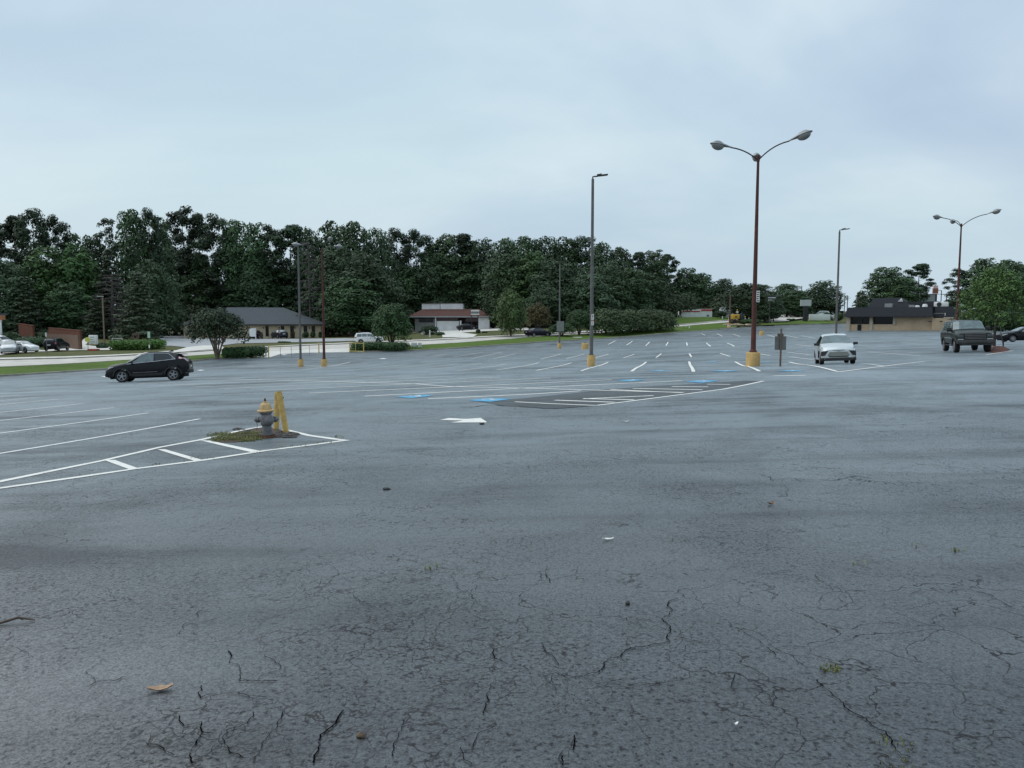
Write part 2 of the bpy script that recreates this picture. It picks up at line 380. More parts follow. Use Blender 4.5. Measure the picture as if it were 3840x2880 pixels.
sheet('forest_floor',wd,.14,WOODF,((0,600,5),))
lw=D([(1330,712),(1440,703.2),(1573,692.2),(1573,683),(1500,684),(1430,690),(1390,700)])
sheet('mown_bank',lw,.16,LAWN,((0,600,4),))
def band(name,pts,off,m): return sheet(name,px(*pts),off,m,((0,600,3),),1.5)
band('driveway',[(505,1340),(545,1326),(660,1318),(700,1306),(760,1299),(830,1299),(850,1318),(815,1312)],.17,CONC)
band('car_park',[(560,1266),(640,1258),(720,1262),(870,1271),(1290,1271),(1430,1276),(1280,1283),(1080,1287),(890,1291),(830,1299),(760,1300),(700,1306),(640,1300),(580,1300),(625,1282)],.16,DRV)
band('forecourt',[(-60,1340),(0,1336),(140,1322),(300,1316),(410,1316),(430,1306),(350,1301),(320,1296),(355,1270),(330,1262),(306,1285),(300,1302),(230,1310),(160,1317),(60,1300),(-60,1298)],.15,CONC)
band('house_drive',[(1540,1250),(1640,1236),(1840,1230),(1975,1229),(1985,1240),(1840,1243),(1730,1250),(1790,1258),(1772,1268),(1660,1268),(1655,1254),(1590,1246)],.16,CONC)
band('side_street',[(2893,1212),(2955,1206),(3010,1196),(3000,1176),(2985,1166),(2915,1165),(2880,1176),(2930,1182),(2920,1195),(2885,1203)],.2,ROAD)
band('roadside_strip',[(2800,1224),(2870,1220),(2990,1217),(3110,1216),(3150,1212),(3060,1200),(2960,1208),(2870,1216)],.15,LAWN)
# kerbs: a raised strip along the lot edge and along both sides of the street
def kerb(name,line,wd_,h,drop=None):
    pts=[Vector(p) for p in dense(line,2.0,False)]; vs=[]; fs=[]; N=len(pts)
    for i,p in enumerate(pts):
        d=(pts[min(i+1,N-1)]-pts[max(i-1,0)]).normalized(); nr=Vector((-d.y,d.x)); z=g(p.x,p.y)
        for o_,hh in ((-.02,-.1),(0,h-.02),(.03,h),(wd_,h),(wd_+.02,-.1)):
            q=p+nr*o_; vs.append((q.x,q.y,z+hh+.004*rnd.random()))
    for i in range(N-1):
        for j in range(4): fs.append((i*5+j,i*5+j+1,(i+1)*5+j+1,(i+1)*5+j))
    m=MB().add(vs,fs); return tag(m.build(name,KERB,smooth=30),kind='structure')
kerb('kerb',K0[:8],.22,.17); kerb('kerb',K0[11:],.22,.17); kerb('kerb',K2,.2,.16); kerb('kerb',K0R+[(100,180)],.2,.16)
kerb('kerb',K1[:7][::-1],.18,.14); kerb('kerb',K1[10:][::-1],.18,.14)
# ------------------------------------------------------------------ painted markings, children of the lot
def paintmat(name,col,wear=.45,sc=5):
    m,t,b=nt(name); k=T(t); co=k.n('TexCoord').outputs['Object']
    n=k.noise(co,sc,6,.7); n2=k.noise(co,45,3,.7)
    c=k.ramp(n2,[(.3,tuple(x*.8 for x in col)),(.7,col)])
    f=k.math('MULTIPLY',k.ramp(n,[(.52,0.0),(.72,1.0)]),wear); f=k.math('MAXIMUM',f,k.ramp(n2,[(.66,0.0),(.72,.8)]))
    c=k.mix(f,c,(.06,.06,.062)); k.l(c,b.inputs['Base Color']); b.inputs['Roughness'].default_value=.75
    k.bump(n2,.4,.01,b); return m
PW=paintmat('white_paint',(.80,.80,.79),.35); PWF=paintmat('worn_white_paint',(.62,.64,.65),.6,2.5); PB=paintmat('blue_paint',(.10,.42,.68),.6,3.5); PY=paintmat('bright_white_paint',(.86,.84,.79),.3,3.0)
def line(pts,w_=.11,m=PW,name='parking_line',jag=0.0,off=None):
    P=px(*pts); d=math.hypot(*P[0]); o_=off if off else (.006 if d<28 else .012 if d<50 else .022)
    b=MB(); strip(P,w_,o_,b,.8 if d<30 else 1.6,jag); b.build(name,m,lot)
for a in [((-60,1711),(750,1571)),((-60,1633),(557,1549)),((-60,1584.5),(428,1529)),((-60,1553.5),(313,1514)),((-60,1525),(220,1498)),((-60,1508),(139,1492)),((-60,1494),(73,1483)),((-60,1480),(28,1476.6))]: line(a,.115,PW)
line([(-80,1846),(0,1832),(515,1758),(760,1727),(1000,1690),(1307,1651)],.13,PY,'island_line',.03)
line([(-80,1823),(0,1807),(380,1729),(601,1678),(753,1650),(905,1614),(980,1601)],.13,PY,'island_line',.03)
line([(1060,1612),(1085,1615.5),(1158,1634),(1285,1651)],.13,PY,'island_line',.03)
def quad(pts,name,m,off=.007,sub=None):
    P=px(*pts); sh=sheet(name,P,off,m,None if not sub else ((0,999,sub),),.3 if not sub else sub,lot); return sh
quad([(389,1726),(430,1726),(525,1759.5),(487,1762)],'hatch_bar',PY); quad([(589,1686),(620,1686),(759,1726),(728,1729)],'hatch_bar',PY); quad([(750,1652),(785,1653),(975,1692),(943,1697)],'hatch_bar',PY)
for a in [((1605,1496),(2000,1478),(2180,1466)),((1367,1486),(1909,1458.5),(2000,1454),(2558,1428)),((1158,1475),(1692,1452),(2295,1425)),((990,1465),(1400,1447),(2065,1418)),
 ((842,1458),(1280,1439),(1875,1415)),((721,1452.5),(1699,1412)),((601,1447),(1558,1408.6)),((520,1440),(1423,1407.7)),((430,1433),(1312,1405.5)),((760,1416),(1180,1403)),((300,1432),(520,1424))]: line(a,.18,PY)
line([(848,1422),(1280,1432),(1562,1441),(1692,1451),(1931,1456),(2260,1465),(2564,1473)],.15,PY)
line([(2236,1521),(2712,1460),(2800,1443),(2864,1429)],.13,PY); line([(1931,1507),(2060,1514),(2236,1521)],.11,PY)
for a in [((2080,1501),(2304,1509)),((2187,1495),(2378,1500)),((2187,1496),(2451,1484)),((2373,1457),(2634,1462)),((2519,1450),(2655,1451)),((2651,1441),(2738,1442)),((2290,1461),(2560,1474))]: line(a,.15,PY,'hatch_line')
for a in [((2369,1393),(2423,1357.5)),((2601,1395),(2590,1373),(2584,1356)),((2848.5,1393),(2757,1357)),((2180,1391),(2280,1359)),((2011,1390),(2143,1360.6)),((1862,1388),(2022,1360)),((1718,1390),(1900,1365)),
 ((1599,1387),(1805,1364)),((1488,1387),(1707,1366)),((1393,1388),(1618,1365)),((1302,1390),(1532,1364)),((1200,1386),(1453,1363)),((1233,1375),(1385,1362)),((1132,1388),(1316,1357)),((1057,1386),(1230,1372)),((996,1385),(1190,1368)),((871,1381),(1120,1366)),((930,1372),(1051,1362))]: line(a,.16,PY)
line([(2456,1373.6),(2755,1373.6)],.1,PWF)
for a in [((2336,1344),(2380,1329)),((2460,1342),(2480,1327)),((2593,1340),(2585,1327)),((2738,1338),(2701,1326)),((2888,1334.5),(2848.5,1329)),((2232,1343),(2284,1329)),((2124,1346),(2190,1329)),((2028,1347.6),(2108.5,1327)),
 ((1850,1346),(1935,1327)),((1700,1340),(1812,1320.5)),((1766,1345),(1882,1321)),((1613,1339),(1679,1328))]: line(a,.15,PY,off=.03)
for a in [((2280,1293),(2308,1279)),((2349,1295.5),(2371,1281)),((2421,1297.6),(2436,1283)),((2497,1297.6),(2505,1284)),((2577,1297.6),(2575,1285.5)),((2664,1301),(2649,1287)),((2753,1301),(2727,1287.6)),
 ((2631.5,1252),(2644.5,1258.6)),((2688,1252),(2709.6,1262)),((2748.7,1254),(2775,1263)),((2877,1257),(2911.5,1267)),((2940,1258),(2992,1268.5)),((3006,1260),(3058,1270)),((2600,1253.5),(2632,1252))]: line(a,.17,PY,off=.05)
for a in [((2950,1321),(3041,1332)),((2986,1293),(3044,1300)),((3217,1296),(3267,1299)),((3257,1321),(3451,1335)),((3230,1266),(3321,1272.5)),((3304,1267.5),(3391,1273.5)),((3401,1269),(3451,1272.5)),((3471,1345),(3555,1344.5)),((3227,1363),(3317,1374)),((2840,1327),(2890,1334)),((2960,1339),(3050,1350)),((3400,1352),(3560,1341)),((3270,1282),(3350,1288)),((3380,1286),(3440,1291))]: line(a,.14,PW if a[0][0]<3400 else PWF)
line([(3143,1396),(3314,1374),(3468,1356)],.16,PY); line([(2960,1358.5),(3140,1395)],.16,PY)
for a in [((3056,1375),(3215,1371)),((3080,1379),(3232,1374)),((3102,1384),(3250,1377)),((3118,1389),(3216,1383))]: line(a,.1,PWF,'hatch_line')
line([(3695,1332),(3779,1319),(3800,1316)],.12,PY); line([(2899,1410.5),(3021,1409.6)],.3,PY,'stop_bar'); line([(3560,1331),(3690,1331)],.1,PWF)
line([(2290,1287.5),(2560,1283)],.09,PWF,off=.05); line([(2480,1250),(2600,1253.5)],.12,PWF,off=.05)
# accessible bay symbols: blue fields with a white wheelchair figure
def symbol(c4):
    P=[Vector(p) for p in px(*c4)]; 
    f=lambda u,v:(P[0]*(1-u)*(1-v)+P[1]*u*(1-v)+P[2]*u*v+P[3]*(1-u)*v)
    s=sheet('accessible_symbol',[tuple(p) for p in P],.014,PB,None,.5,lot)
    b=MB()
    def st(uv,w_): strip([f(*q) for q in uv],w_,.022,b,.3)
    w_=(P[1]-P[0]).length*.06
    st([(.42,.8),(.45,.55),(.68,.5),(.74,.28)],w_*1.5); st([(.43,.66),(.62,.64)],w_); st([(.40,.5),(.34,.38),(.42,.24),(.56,.24),(.63,.36)],w_); st([(.4,.86),(.47,.9)],w_*2)
    b.build('wheelchair_figure',PW,s)
for q in [((1482,1490),(1580,1481.5),(1627,1484.5),(1545,1494)),((1755,1503),(1831,1494.5),(1920,1497.6),(1840,1508)),((2308,1428),(2373,1423.5),(2421,1426),(2365,1431)),((2566,1432),(2629,1426.6),(2699,1429),(2634,1436.5)),
 ((2427,1391),(2480,1389),(2520,1391),(2470,1393)),((2664,1392),(2715,1389.5),(2772,1391),(2720,1394.5)),((2912,1391.5),(2965,1389),(3023,1390.5),(2970,1394)),((2642,1357.5),(2670,1356.3),(2707,1357.5),(2680,1359)),((2848,1358),(2870,1356.8),(2900,1358),(2880,1359.4))]: symbol(q)
quad([(1649,1575.5),(1684,1568.5),(1748,1572),(1803,1568),(1826,1583),(1823,1585),(1690,1585.5),(1735,1578)],'direction_arrow',PY)
for q in [((736,1389),(755,1387),(771,1388.5),(752,1391)),((1418,1345.5),(1440,1343.5),(1452,1345.5),(1432,1347)),((376,1411),(395,1411.5),(418,1416),(400,1417)),((1052,1330.5),(1065,1328.8),(1079,1331),(1066,1332))]: quad(q,'direction_arrow',PW,.02)
# freshly sealed dark patch under the hatched corner, and the seam round it
SEAL=asphalt('fresh_sealer',.010,.016,0.0,.45,(1,1,1.04),.42)
sheet('sealed_patch',px((1790,1505),(1840,1514),(1890,1523),(2040,1532),(2105,1533),(2236,1522),(2440,1497),(2712,1461),(2800,1444),(2866,1429),(2800,1427),(2690,1434),(2600,1441),(2480,1446),(2380,1452),(2250,1463),(2160,1474),(2060,1484),(1960,1494),(1880,1500)),.004,SEAL,((0,999,.8),),.6,lot)
# hand-traced larger cracks
CRK=mat('crack_fill',(.004,.004,.0045),1.0,var=.2,spec=0)
cb=MB()
def cpx(s,o,pts): return [(o[0]+x/s,o[1]+y/s) for x,y in pts]
s2,o2=1622/1300,(1300,1550); s1,o1=1753/1300,(0,1650); s3,o3=1563/1300,(2540,1500)
for s,o,pts,wd_ in [(s2,o2,[(685,1110),(690,1150),(740,1170),(830,1190),(940,1225),(1040,1230),(1110,1240),(1180,1215),(1220,1160),(1330,1100),(1470,1080),(1520,1070)],.013),(s2,o2,[(1110,1240),(1170,1270),(1240,1285),(1350,1275),(1480,1265),(1545,1240)],.010),
 (s2,o2,[(910,1075),(930,1120),(980,1160),(1035,1225)],.007),(s2,o2,[(1240,1285),(1240,1330),(1320,1365),(1370,1410)],.008),(s2,o2,[(960,1235),(975,1285),(1020,1330)],.007),(s2,o2,[(505,745),(520,800),(530,830),(580,850),(598,885),(580,915),(470,925)],.012),(s2,o2,[(580,835),(650,800),(740,808),(860,803),(955,795),(935,745)],.010),
 (s2,o2,[(30,850),(65,885),(150,895),(210,890)],.012),(s2,o2,[(1550,870),(1510,935),(1495,985),(1515,1025),(1510,1070)],.012),(s2,o2,[(270,1440),(255,1490),(220,1550),(218,1610)],.011),(s2,o2,[(690,1260),(655,1320),(640,1410)],.012),(s2,o2,[(530,1570),(545,1610),(585,1650)],.012),(s2,o2,[(1010,1610),(1005,1659)],.012),(s2,o2,[(300,855),(380,868),(470,860),(520,852)],.009),(s2,o2,[(1065,1510),(1060,1580)],.012),
 (s1,o1,[(1740,1370),(1700,1430),(1620,1495),(1590,1600),(1585,1640)],.016),(s1,o1,[(1440,1375),(1400,1460),(1320,1560),(1280,1640)],.011),(s1,o1,[(1280,1380),(1250,1440),(1150,1470),(1160,1580),(1280,1615)],.009),(s1,o1,[(905,1400),(930,1450),(1020,1430),(1020,1480),(1080,1490)],.012),(s1,o1,[(1000,1520),(970,1570),(975,1640)],.015),(s1,o1,[(975,1600),(1080,1590),(1180,1585),(1210,1575)],.008),(s1,o1,[(1155,1070),(1160,1130),(1220,1180),(1205,1220),(1280,1220),(1400,1222)],.014),(s1,o1,[(1020,865),(990,905),(925,940),(910,985)],.012),(s1,o1,[(925,940),(1010,925),(1100,905)],.008),(s1,o1,[(500,580),(620,590),(750,598),(840,585)],.012),(s1,o1,[(450,1248),(500,1225),(580,1222),(650,1195)],.012),(s1,o1,[(1020,1245),(1018,1310),(1060,1290),(1180,1280),(1350,1305)],.010),(s1,o1,[(770,1545),(800,1550),(880,1600)],.010),(s1,o1,[(380,1415),(500,1408)],.009),
 (s3,o3,[(630,1265),(690,1320),(755,1390),(830,1430),(905,1490),(940,1500),(965,1555),(1010,1605),(1050,1615)],.013),(s3,o3,[(230,885),(300,935),(385,960)],.010),(s3,o3,[(300,1050),(380,1100),(445,1155)],.010),(s3,o3,[(0,1070),(80,1090),(160,1100),(240,1120)],.010),(s3,o3,[(260,1240),(235,1305),(350,1305),(490,1322)],.009),(s3,o3,[(440,1125),(560,1118),(660,1112)],.008),(s3,o3,[(960,860),(1040,880),(1100,855)],.011),(s3,o3,[(1320,860),(1420,885),(1520,945)],.014),(s3,o3,[(370,335),(420,360),(520,355),(600,360),(700,365),(800,345),(880,355)],.025),(s3,o3,[(0,405),(90,398)],.016),(s3,o3,[(700,560),(740,575),(775,560)],.014),(s3,o3,[(720,1215),(850,1222),(950,1210)],.008),
 (3.456*.0+2.304,(1280,1350),[(1020,407),(1150,408),(1240,392),(1340,390),(1405,400)],.05),(2.304,(1280,1350),[(1540,405),(1650,412),(1760,421),(1860,421),(1960,414),(2130,400)],.05)]:
    P=cpx(s,o,pts); P=[tuple(hit(*q)[:2]) for q in P]
    near=math.hypot(*P[0])<14
    def frac(a,c,lim):
        L_=math.hypot(a[0]-c[0],a[1]-c[1])
        if L_<lim: return [a]
        m=((a[0]+c[0])/2+rnd.gauss(0,.085)*L_,(a[1]+c[1])/2+rnd.gauss(0,.085)*L_); return frac(a,m,lim)+frac(m,c,lim)
    Q=[]
    for a,c in zip(P,P[1:]): Q+=frac(a,c,.022 if near else .5)
    Q.append(P[-1])
    def lay(Q,w2):
        vs=[]; fs=[]; wv=1.0
        for i,q_ in enumerate(Q):
            n_=Q[min(i+1,len(Q)-1)]; p_=Q[max(i-1,0)]; dx,dy=n_[0]-p_[0],n_[1]-p_[1]; L_=math.hypot(dx,dy) or 1; wv=min(1.35,max(.4,wv+rnd.uniform(-.3,.3)))
            if rnd.random()<.03: wv=.35
            for sg in (-1,1): x,y=q_[0]-sg*dy/L_*w2*wv,q_[1]+sg*dx/L_*w2*wv; vs.append((x,y,g(x,y)+.006))
        for i in range(len(Q)-1): fs.append((2*i,2*i+1,2*i+3,2*i+2))
        cb.add(vs,fs)
    w2=wd_*.19 if near else wd_*.4; lay(Q,w2)
    if near:
        for _ in range(max(1,len(Q)//28)):
            a=rnd.choice(Q); an=rnd.uniform(0,6.28); br=[a]
            for _ in range(rnd.randint(5,22)): an+=rnd.uniform(-.6,.6); br.append((br[-1][0]+math.cos(an)*.022,br[-1][1]+math.sin(an)*.022))
            lay(br,w2*.5)
tag(cb.build('cracks',CRK,lot),kind='stuff')
# loose soil and broken asphalt round the hydrant
SOIL=mat('bare_soil',(.06,.045,.03),.95,var=.4,scale=7,bump=.8,bscale=40,dirt=(.09,.04,.022),dscale=3,damt=.7)
sheet('soil_patch',px((800,1652),(850,1632),(905,1618),(960,1606),(1020,1607),(1075,1618),(1105,1628),(1120,1637),(1040,1642),(1000,1646),(940,1652),(880,1660),(830,1660)),.012,SOIL,((0,999,.12),),.1,lot)
# ------------------------------------------------------------------ trees and shrubs
def leafmesh(name,blobs,n,size,m,seed,shell=.62,up=.35,floor=None):
    q=np.random.default_rng(seed); B=np.array(blobs,float)
    wgt=(B[:,3]*B[:,4]*B[:,5])**(2/3); idx=q.choice(len(B),n,p=wgt/wgt.sum())
    d=q.normal(size=(n,3)); d/=np.linalg.norm(d,axis=1)[:,None]
    flip=(d[:,2]<-.2)&(q.random(n)<.55); d[flip,2]*=-1
    rr=shell+(1.08-shell)*q.random(n)**.6; rr=np.where(q.random(n)<.15,q.random(n),rr)
    c=B[idx,:3]+d*B[idx,3:6]*rr[:,None]
    if floor is not None: c[:,2]=np.maximum(c[:,2],floor+q.random(n)*.15)
    nrm=d+np.array([0,0,up])+q.normal(size=(n,3))*.36; nrm/=np.linalg.norm(nrm,axis=1)[:,None]
    a=np.cross(nrm,q.normal(size=(n,3))); a/=np.linalg.norm(a,axis=1)[:,None]; b=np.cross(nrm,a)
    s=size*(.55+.9*q.random(n))[:,None]; el=(.45+.35*q.random(n))[:,None]
    V=np.stack([c-a*s*.55,c+b*s*el*.5-nrm*s*.10,c+a*s*.55,c-b*s*el*.5-nrm*s*.10],1).reshape(-1,3)
    me=bpy.data.meshes.new(name); me.vertices.add(4*n); me.vertices.foreach_set('co',V.ravel().astype(np.float32))
    me.loops.add(4*n); me.loops.foreach_set('vertex_index',np.arange(4*n,dtype=np.int32))
    me.polygons.add(n); me.polygons.foreach_set('loop_start',np.arange(0,4*n,4,dtype=np.int32)); me.polygons.foreach_set('loop_total',np.full(n,4,np.int32))
    me.materials.append(m); me.update(); me.validate(); return me
BARK=mat('bark',(.07,.055,.045),.95,var=.4,scale=3,bump=.8,bscale=14,spec=.2)
PBARK=mat('pine_bark',(.10,.065,.045),.95,var=.4,scale=3,bump=.8,bscale=14,spec=.2)
MBARK=mat('smooth_bark',(.19,.16,.125),.8,var=.3,scale=4,bump=.4,bscale=10,spec=.2)
L_OAK=leafmat('oak_leaves',(.046,.076,.038)); L_MAP=leafmat('maple_leaves',(.048,.088,.038),tint=(.08,.12,.05)); L_PINE=leafmat('pine_needles',(0.030,0.053,0.027),tint=(.042,.064,.034))
L_BRT=leafmat('bright_leaves',(.050,.098,.032),tint=(.08,.135,.045)); L_CED=leafmat('cedar_leaves',(0.055,0.078,0.044),tint=(.065,.08,.045)); L_MYR=leafmat('myrtle_leaves',(.032,.060,.028),tint=(.045,.075,.032))
L_HEDGE=leafmat('hedge_leaves',(0.095,0.199,0.046),.35,1.2); L_DHEDGE=leafmat('dark_hedge_leaves',(0.035,0.068,0.024),.35,1.2); L_RED=leafmat('russet_leaves',(.085,.066,.032),tint=(.09,.09,.03)); L_FLOW=leafmat('flowering_leaves',(.055,.088,.036),tint=(.10,.115,.06))
L_DEAD=mat('dead_twigs',(.085,.07,.068),.95,var=.3); L_ISL=leafmat('young_leaves',(0.069,0.132,0.034),tint=(.10,.155,.045))
def env_blobs(seed,H,W,z0,K,br,shape=1.0,top=.5,inner=6):
    q=random.Random(seed); out=[]
    for i in range(K):
        u=i/(K-1); z=u; 
        prof=math.sin(math.pi*min(1,max(0,(.1+.9*z))**shape))**.6 if shape!=1 else (1-abs(2*z-2*top*.8)**2.2*.8) if z<top*.8 else max(.12,math.sqrt(max(0,1-((z-top*.8)/(1.04-top*.8))**2)))
        a=i*2.39996+q.uniform(-.5,.5); r=W/2*prof*q.uniform(.55,.98)
        b=br*W*q.uniform(.75,1.3)*(.6+.5*prof)
        out.append((math.cos(a)*max(0,r-b*.5),math.sin(a)*max(0,r-b*.5),z0+(H-z0-b*.7)*z,b,b,b*q.uniform(.6,.8)))
    for i in range(inner):
        out.append((q.uniform(-.1,.1)*W,q.uniform(-.1,.1)*W,z0+(H-z0)*(.15+.6*i/inner),W*.30,W*.30,(H-z0)*.17))
    return out
def trunk_mesh(name,H,r,m,limbs,seed,lean=0.0,z0=.3,spread=3):
    q=random.Random(seed); b=MB(); pts=[]; rad=[]
    for i in range(8):
        t=i/7; pts.append((q.uniform(-1,1)*r*.6*t+lean*t*t,q.uniform(-1,1)*r*.6*t,-.4+(H*.92+.4)*t)); rad.append(r*(1.35-.25*min(1,t*7) if t<.15 else 1.1*(1-t)+.08))
    b.tube(pts,r,9,rad=rad)
    for i in range(limbs):
        t=z0+(.9-z0)*(i+.5)/limbs; j=min(6,int(t*7)); p=Vector(pts[j]).lerp(Vector(pts[j+1]),t*7-j); a=i*2.4+q.uniform(-.4,.4); L=spread*(1.15-t)*q.uniform(.8,1.2)
        e=p+Vector((math.cos(a)*L,math.sin(a)*L,L*q.uniform(.15,.55))); mid=p.lerp(e,.5)+Vector((0,0,L*.06))
        b.tube([p,mid,e],.1,6,rad=[r*.42*(1.1-t)+.03,r*.28*(1.1-t)+.025,.02])
    return b.mesh(name,m,50)
PROTO={}
def proto(kind,H,W,blobs,n,size,lm,trunk,**kw): PROTO[kind]=(H,W,trunk,leafmesh('crown',blobs,n,size,lm,hash(kind)%999 if False else sum(map(ord,kind)),**kw))
for i,(sd,lm,H,W,z0) in enumerate([(3,L_OAK,18,13,1.5),(11,L_MAP,20,12,2.0),(29,L_OAK,17,14,1.0),(47,L_MAP,21,11,1.5)]):
    proto('broad%d'%i,H,W,env_blobs(sd,H,W,z0,46,.15),10500,.54,lm,trunk_mesh('trunk',H,.3,BARK,9,sd,spread=4))
proto('bright',19,10,env_blobs(61,19,10,2,40,.15),6500,.58,L_BRT,trunk_mesh('trunk',19,.25,BARK,8,61,spread=3))
def pine_blobs(seed,H,W,z0,K):
    q=random.Random(seed); o=[]
    for i in range(K):
        u=(i+.5)/K; a=i*2.39996+q.uniform(-.6,.6); pr=.35+.75*math.sin(math.pi*min(1,.12+.86*u))**.8; r=W/2*pr*q.uniform(.35,1.0); b=W*q.uniform(.11,.18)
        o.append((math.cos(a)*r*.85,math.sin(a)*r*.85,z0+(H-z0-.8)*u+q.uniform(-.7,.7),b,b,b*.78))
    o.append((0,0,H-W*.1,W*.13,W*.13,W*.1)); return o
for i,(sd,H,W,z0,K) in enumerate([(5,26,11,9,34),(17,27,9,11,28),(23,25,12,7,38)]):
    proto('pine%d'%i,H,W,pine_blobs(sd,H,W,z0,K),7500,.5,L_PINE,trunk_mesh('trunk',H,.33,PBARK,16,sd,z0=z0/H,spread=4.6),shell=.3,up=.5)
proto('lonepine',26,8,pine_blobs(71,26,8,18,15),1500,.5,L_PINE,trunk_mesh('trunk',26,.26,PBARK,14,71,z0=.62,spread=4),shell=.3,up=.5)
def cedar_blobs(seed,H,W,z0):
    q=random.Random(seed); o=[]
    for i in range(60):
        u=(i+.5)/60; a=i*2.39996; r=W/2*(1-u)**.75*q.uniform(.35,1.0); L=W*.13*(1.1-u*.6)
        z=z0+(H-z0)*u-r*.10; o.append((math.cos(a)*r,math.sin(a)*r,z,L*1.25,L*1.25,L*.32))
    for i in range(6): o.append((0,0,z0+(H-z0)*(.1+.13*i),W*.3*(1-.13*i),W*.3*(1-.13*i),(H-z0)*.1))
    o.append((0,0,H-.6,.5,.5,.8)); return o
proto('cedar',16,11,cedar_blobs(9,16,11,.6),7000,.5,L_CED,trunk_mesh('trunk',16,.28,BARK,14,9,spread=4),shell=.2,up=.8)
def dead_mesh():
    q=random.Random(4); b=MB(); b.tube([(0,0,-.4),(.15,0,6),(.3,.1,12),(.35,.1,16.5)],.2,8,rad=[.34,.26,.16,.04])
    for i in range(30):
        z=4.5+11*i/30; a=i*2.4; L=(5.2*(1-(z-4)/14)+.6)*q.uniform(.7,1.1); s=Vector((.25,.05,z)); e=s+Vector((math.cos(a)*L,math.sin(a)*L,L*q.uniform(-.25,.15)))
        b.tube([s,s.lerp(e,.5)+Vector((0,0,.15)),e],.1,5,rad=[.11,.07,.03])
        for j in range(9):
            p=s.lerp(e,.3+.7*j/9); f=p+Vector((math.cos(a+q.choice((-1,1))*.9)*q.uniform(.5,1.5),math.sin(a+q.choice((-1,1))*.9)*q.uniform(.5,1.5),q.uniform(-.5,.2))); b.tube([p,f],.035,4,rad=[.045,.02])
    return b.mesh('trunk',L_DEAD,50)
def vase_trunk(name,H,n,r,m,seed,sp):
    q=random.Random(seed); b=MB(); b.tube([(0,0,-.25),(0,0,.35*sp)],r,8,rad=[r*2.6,r*2.0])
    for i in range(n):
        a=2*math.pi*i/n+q.uniform(-.3,.3); R_=H*.30*q.uniform(.6,1.1)
        p=[(math.cos(a)*r*.8,math.sin(a)*r*.8,.05),(math.cos(a)*(R_*.35),math.sin(a)*(R_*.35),H*.25),(math.cos(a)*R_*.8,math.sin(a)*R_*.8,H*.5),(math.cos(a)*R_*1.2,math.sin(a)*R_*1.2,H*.8)]
        b.tube(p,r,6,rad=[r,r*.75,r*.5,r*.15])
        for s in (-1,1):
            e=(math.cos(a+s*.6)*R_*1.3,math.sin(a+s*.6)*R_*1.3,H*.72); b.tube([p[1],((p[1][0]+e[0])/2,(p[1][1]+e[1])/2,H*.48),e],r*.4,5,rad=[r*.5,r*.35,r*.1])
    return b.mesh(name,m,50)
def dome_blobs(seed,H,W,z0,K,br=.13):
    q=random.Random(seed); o=[]
    for i in range(K):
        u=(i+.5)/K; th=math.acos(1-1.15*u) if 1-1.15*u>-1 else math.pi; a=i*2.39996
        b=W*br*q.uniform(.7,1.3); r=(W/2-b*.6)*math.sin(th)*q.uniform(.85,1.05); z=z0+(H-z0)*.28+(H-z0)*.66*math.cos(th)*q.uniform(.85,1.05)
        o.append((math.cos(a)*r,math.sin(a)*r,max(z0,z-b*.4),b,b,b*.75))
    for i in range(5): o.append((q.uniform(-.2,.2)*W,q.uniform(-.2,.2)*W,z0+(H-z0)*(.3+.08*i),W*.26,W*.26,(H-z0)*.2))
    return o
proto('myrtle',6,7,dome_blobs(13,6,7,2.0,40),7500,.24,L_MYR,vase_trunk('trunk',6,7,.105,MBARK,13,1.0),up=.6)
proto('lowmyrtle',5.6,6.4,dome_blobs(14,5.6,6.4,.9,40),7500,.25,L_DHEDGE,vase_trunk('trunk',5.6,6,.13,BARK,14,1.0),up=.6)
proto('redtree',5,6,dome_blobs(19,5,6,1.2,34),4200,.28,L_RED,vase_trunk('trunk',5,5,.09,BARK,19,1.0))
proto('flower',6,7,dome_blobs(21,6,8.2,.1,44,.15),7500,.30,L_FLOW,vase_trunk('trunk',6,6,.11,BARK,21,1.0))
proto('smallround',7,7,env_blobs(33,7,7,1.2,34,.16),5000,.34,L_MAP,trunk_mesh('trunk',7,.14,BARK,6,33,spread=2))
proto('fresh',7,7,env_blobs(35,7,7,.7,36,.15),6000,.32,leafmat('fresh_leaves',(.075,.125,.042),tint=(.12,.16,.06)),trunk_mesh('trunk',7,.14,BARK,6,35,spread=2))
proto('island',7.6,8.6,dome_blobs(37,7.6,7.6,1.5,60,.11)+[(3.6,0,2.3,1.0,1.0,.6),(-3.7,-.5,2.2,.9,.9,.6),(0,-3.4,2.0,1,1,.5),(2.4,-2.6,1.9,.9,.9,.5),(-2.5,-2.3,1.9,.9,.9,.5),(-3.0,1.8,4.6,.8,.8,.6),(3.3,1.0,5.2,.8,.8,.5),(1.0,.5,7.3,.8,.8,.7),(-1.4,0,6.9,.8,.8,.6)],5600,.25,L_ISL,trunk_mesh('trunk',7.6,.13,BARK,12,37,z0=.35,spread=4),shell=.15,up=.5)
proto('smallcone',6,3.4,env_blobs(39,6,3.4,.4,26,.18,top=.3),2600,.32,L_CED,trunk_mesh('trunk',6,.1,BARK,5,39,spread=1))
PROTO['dead']=(16.5,9,dead_mesh(),None)
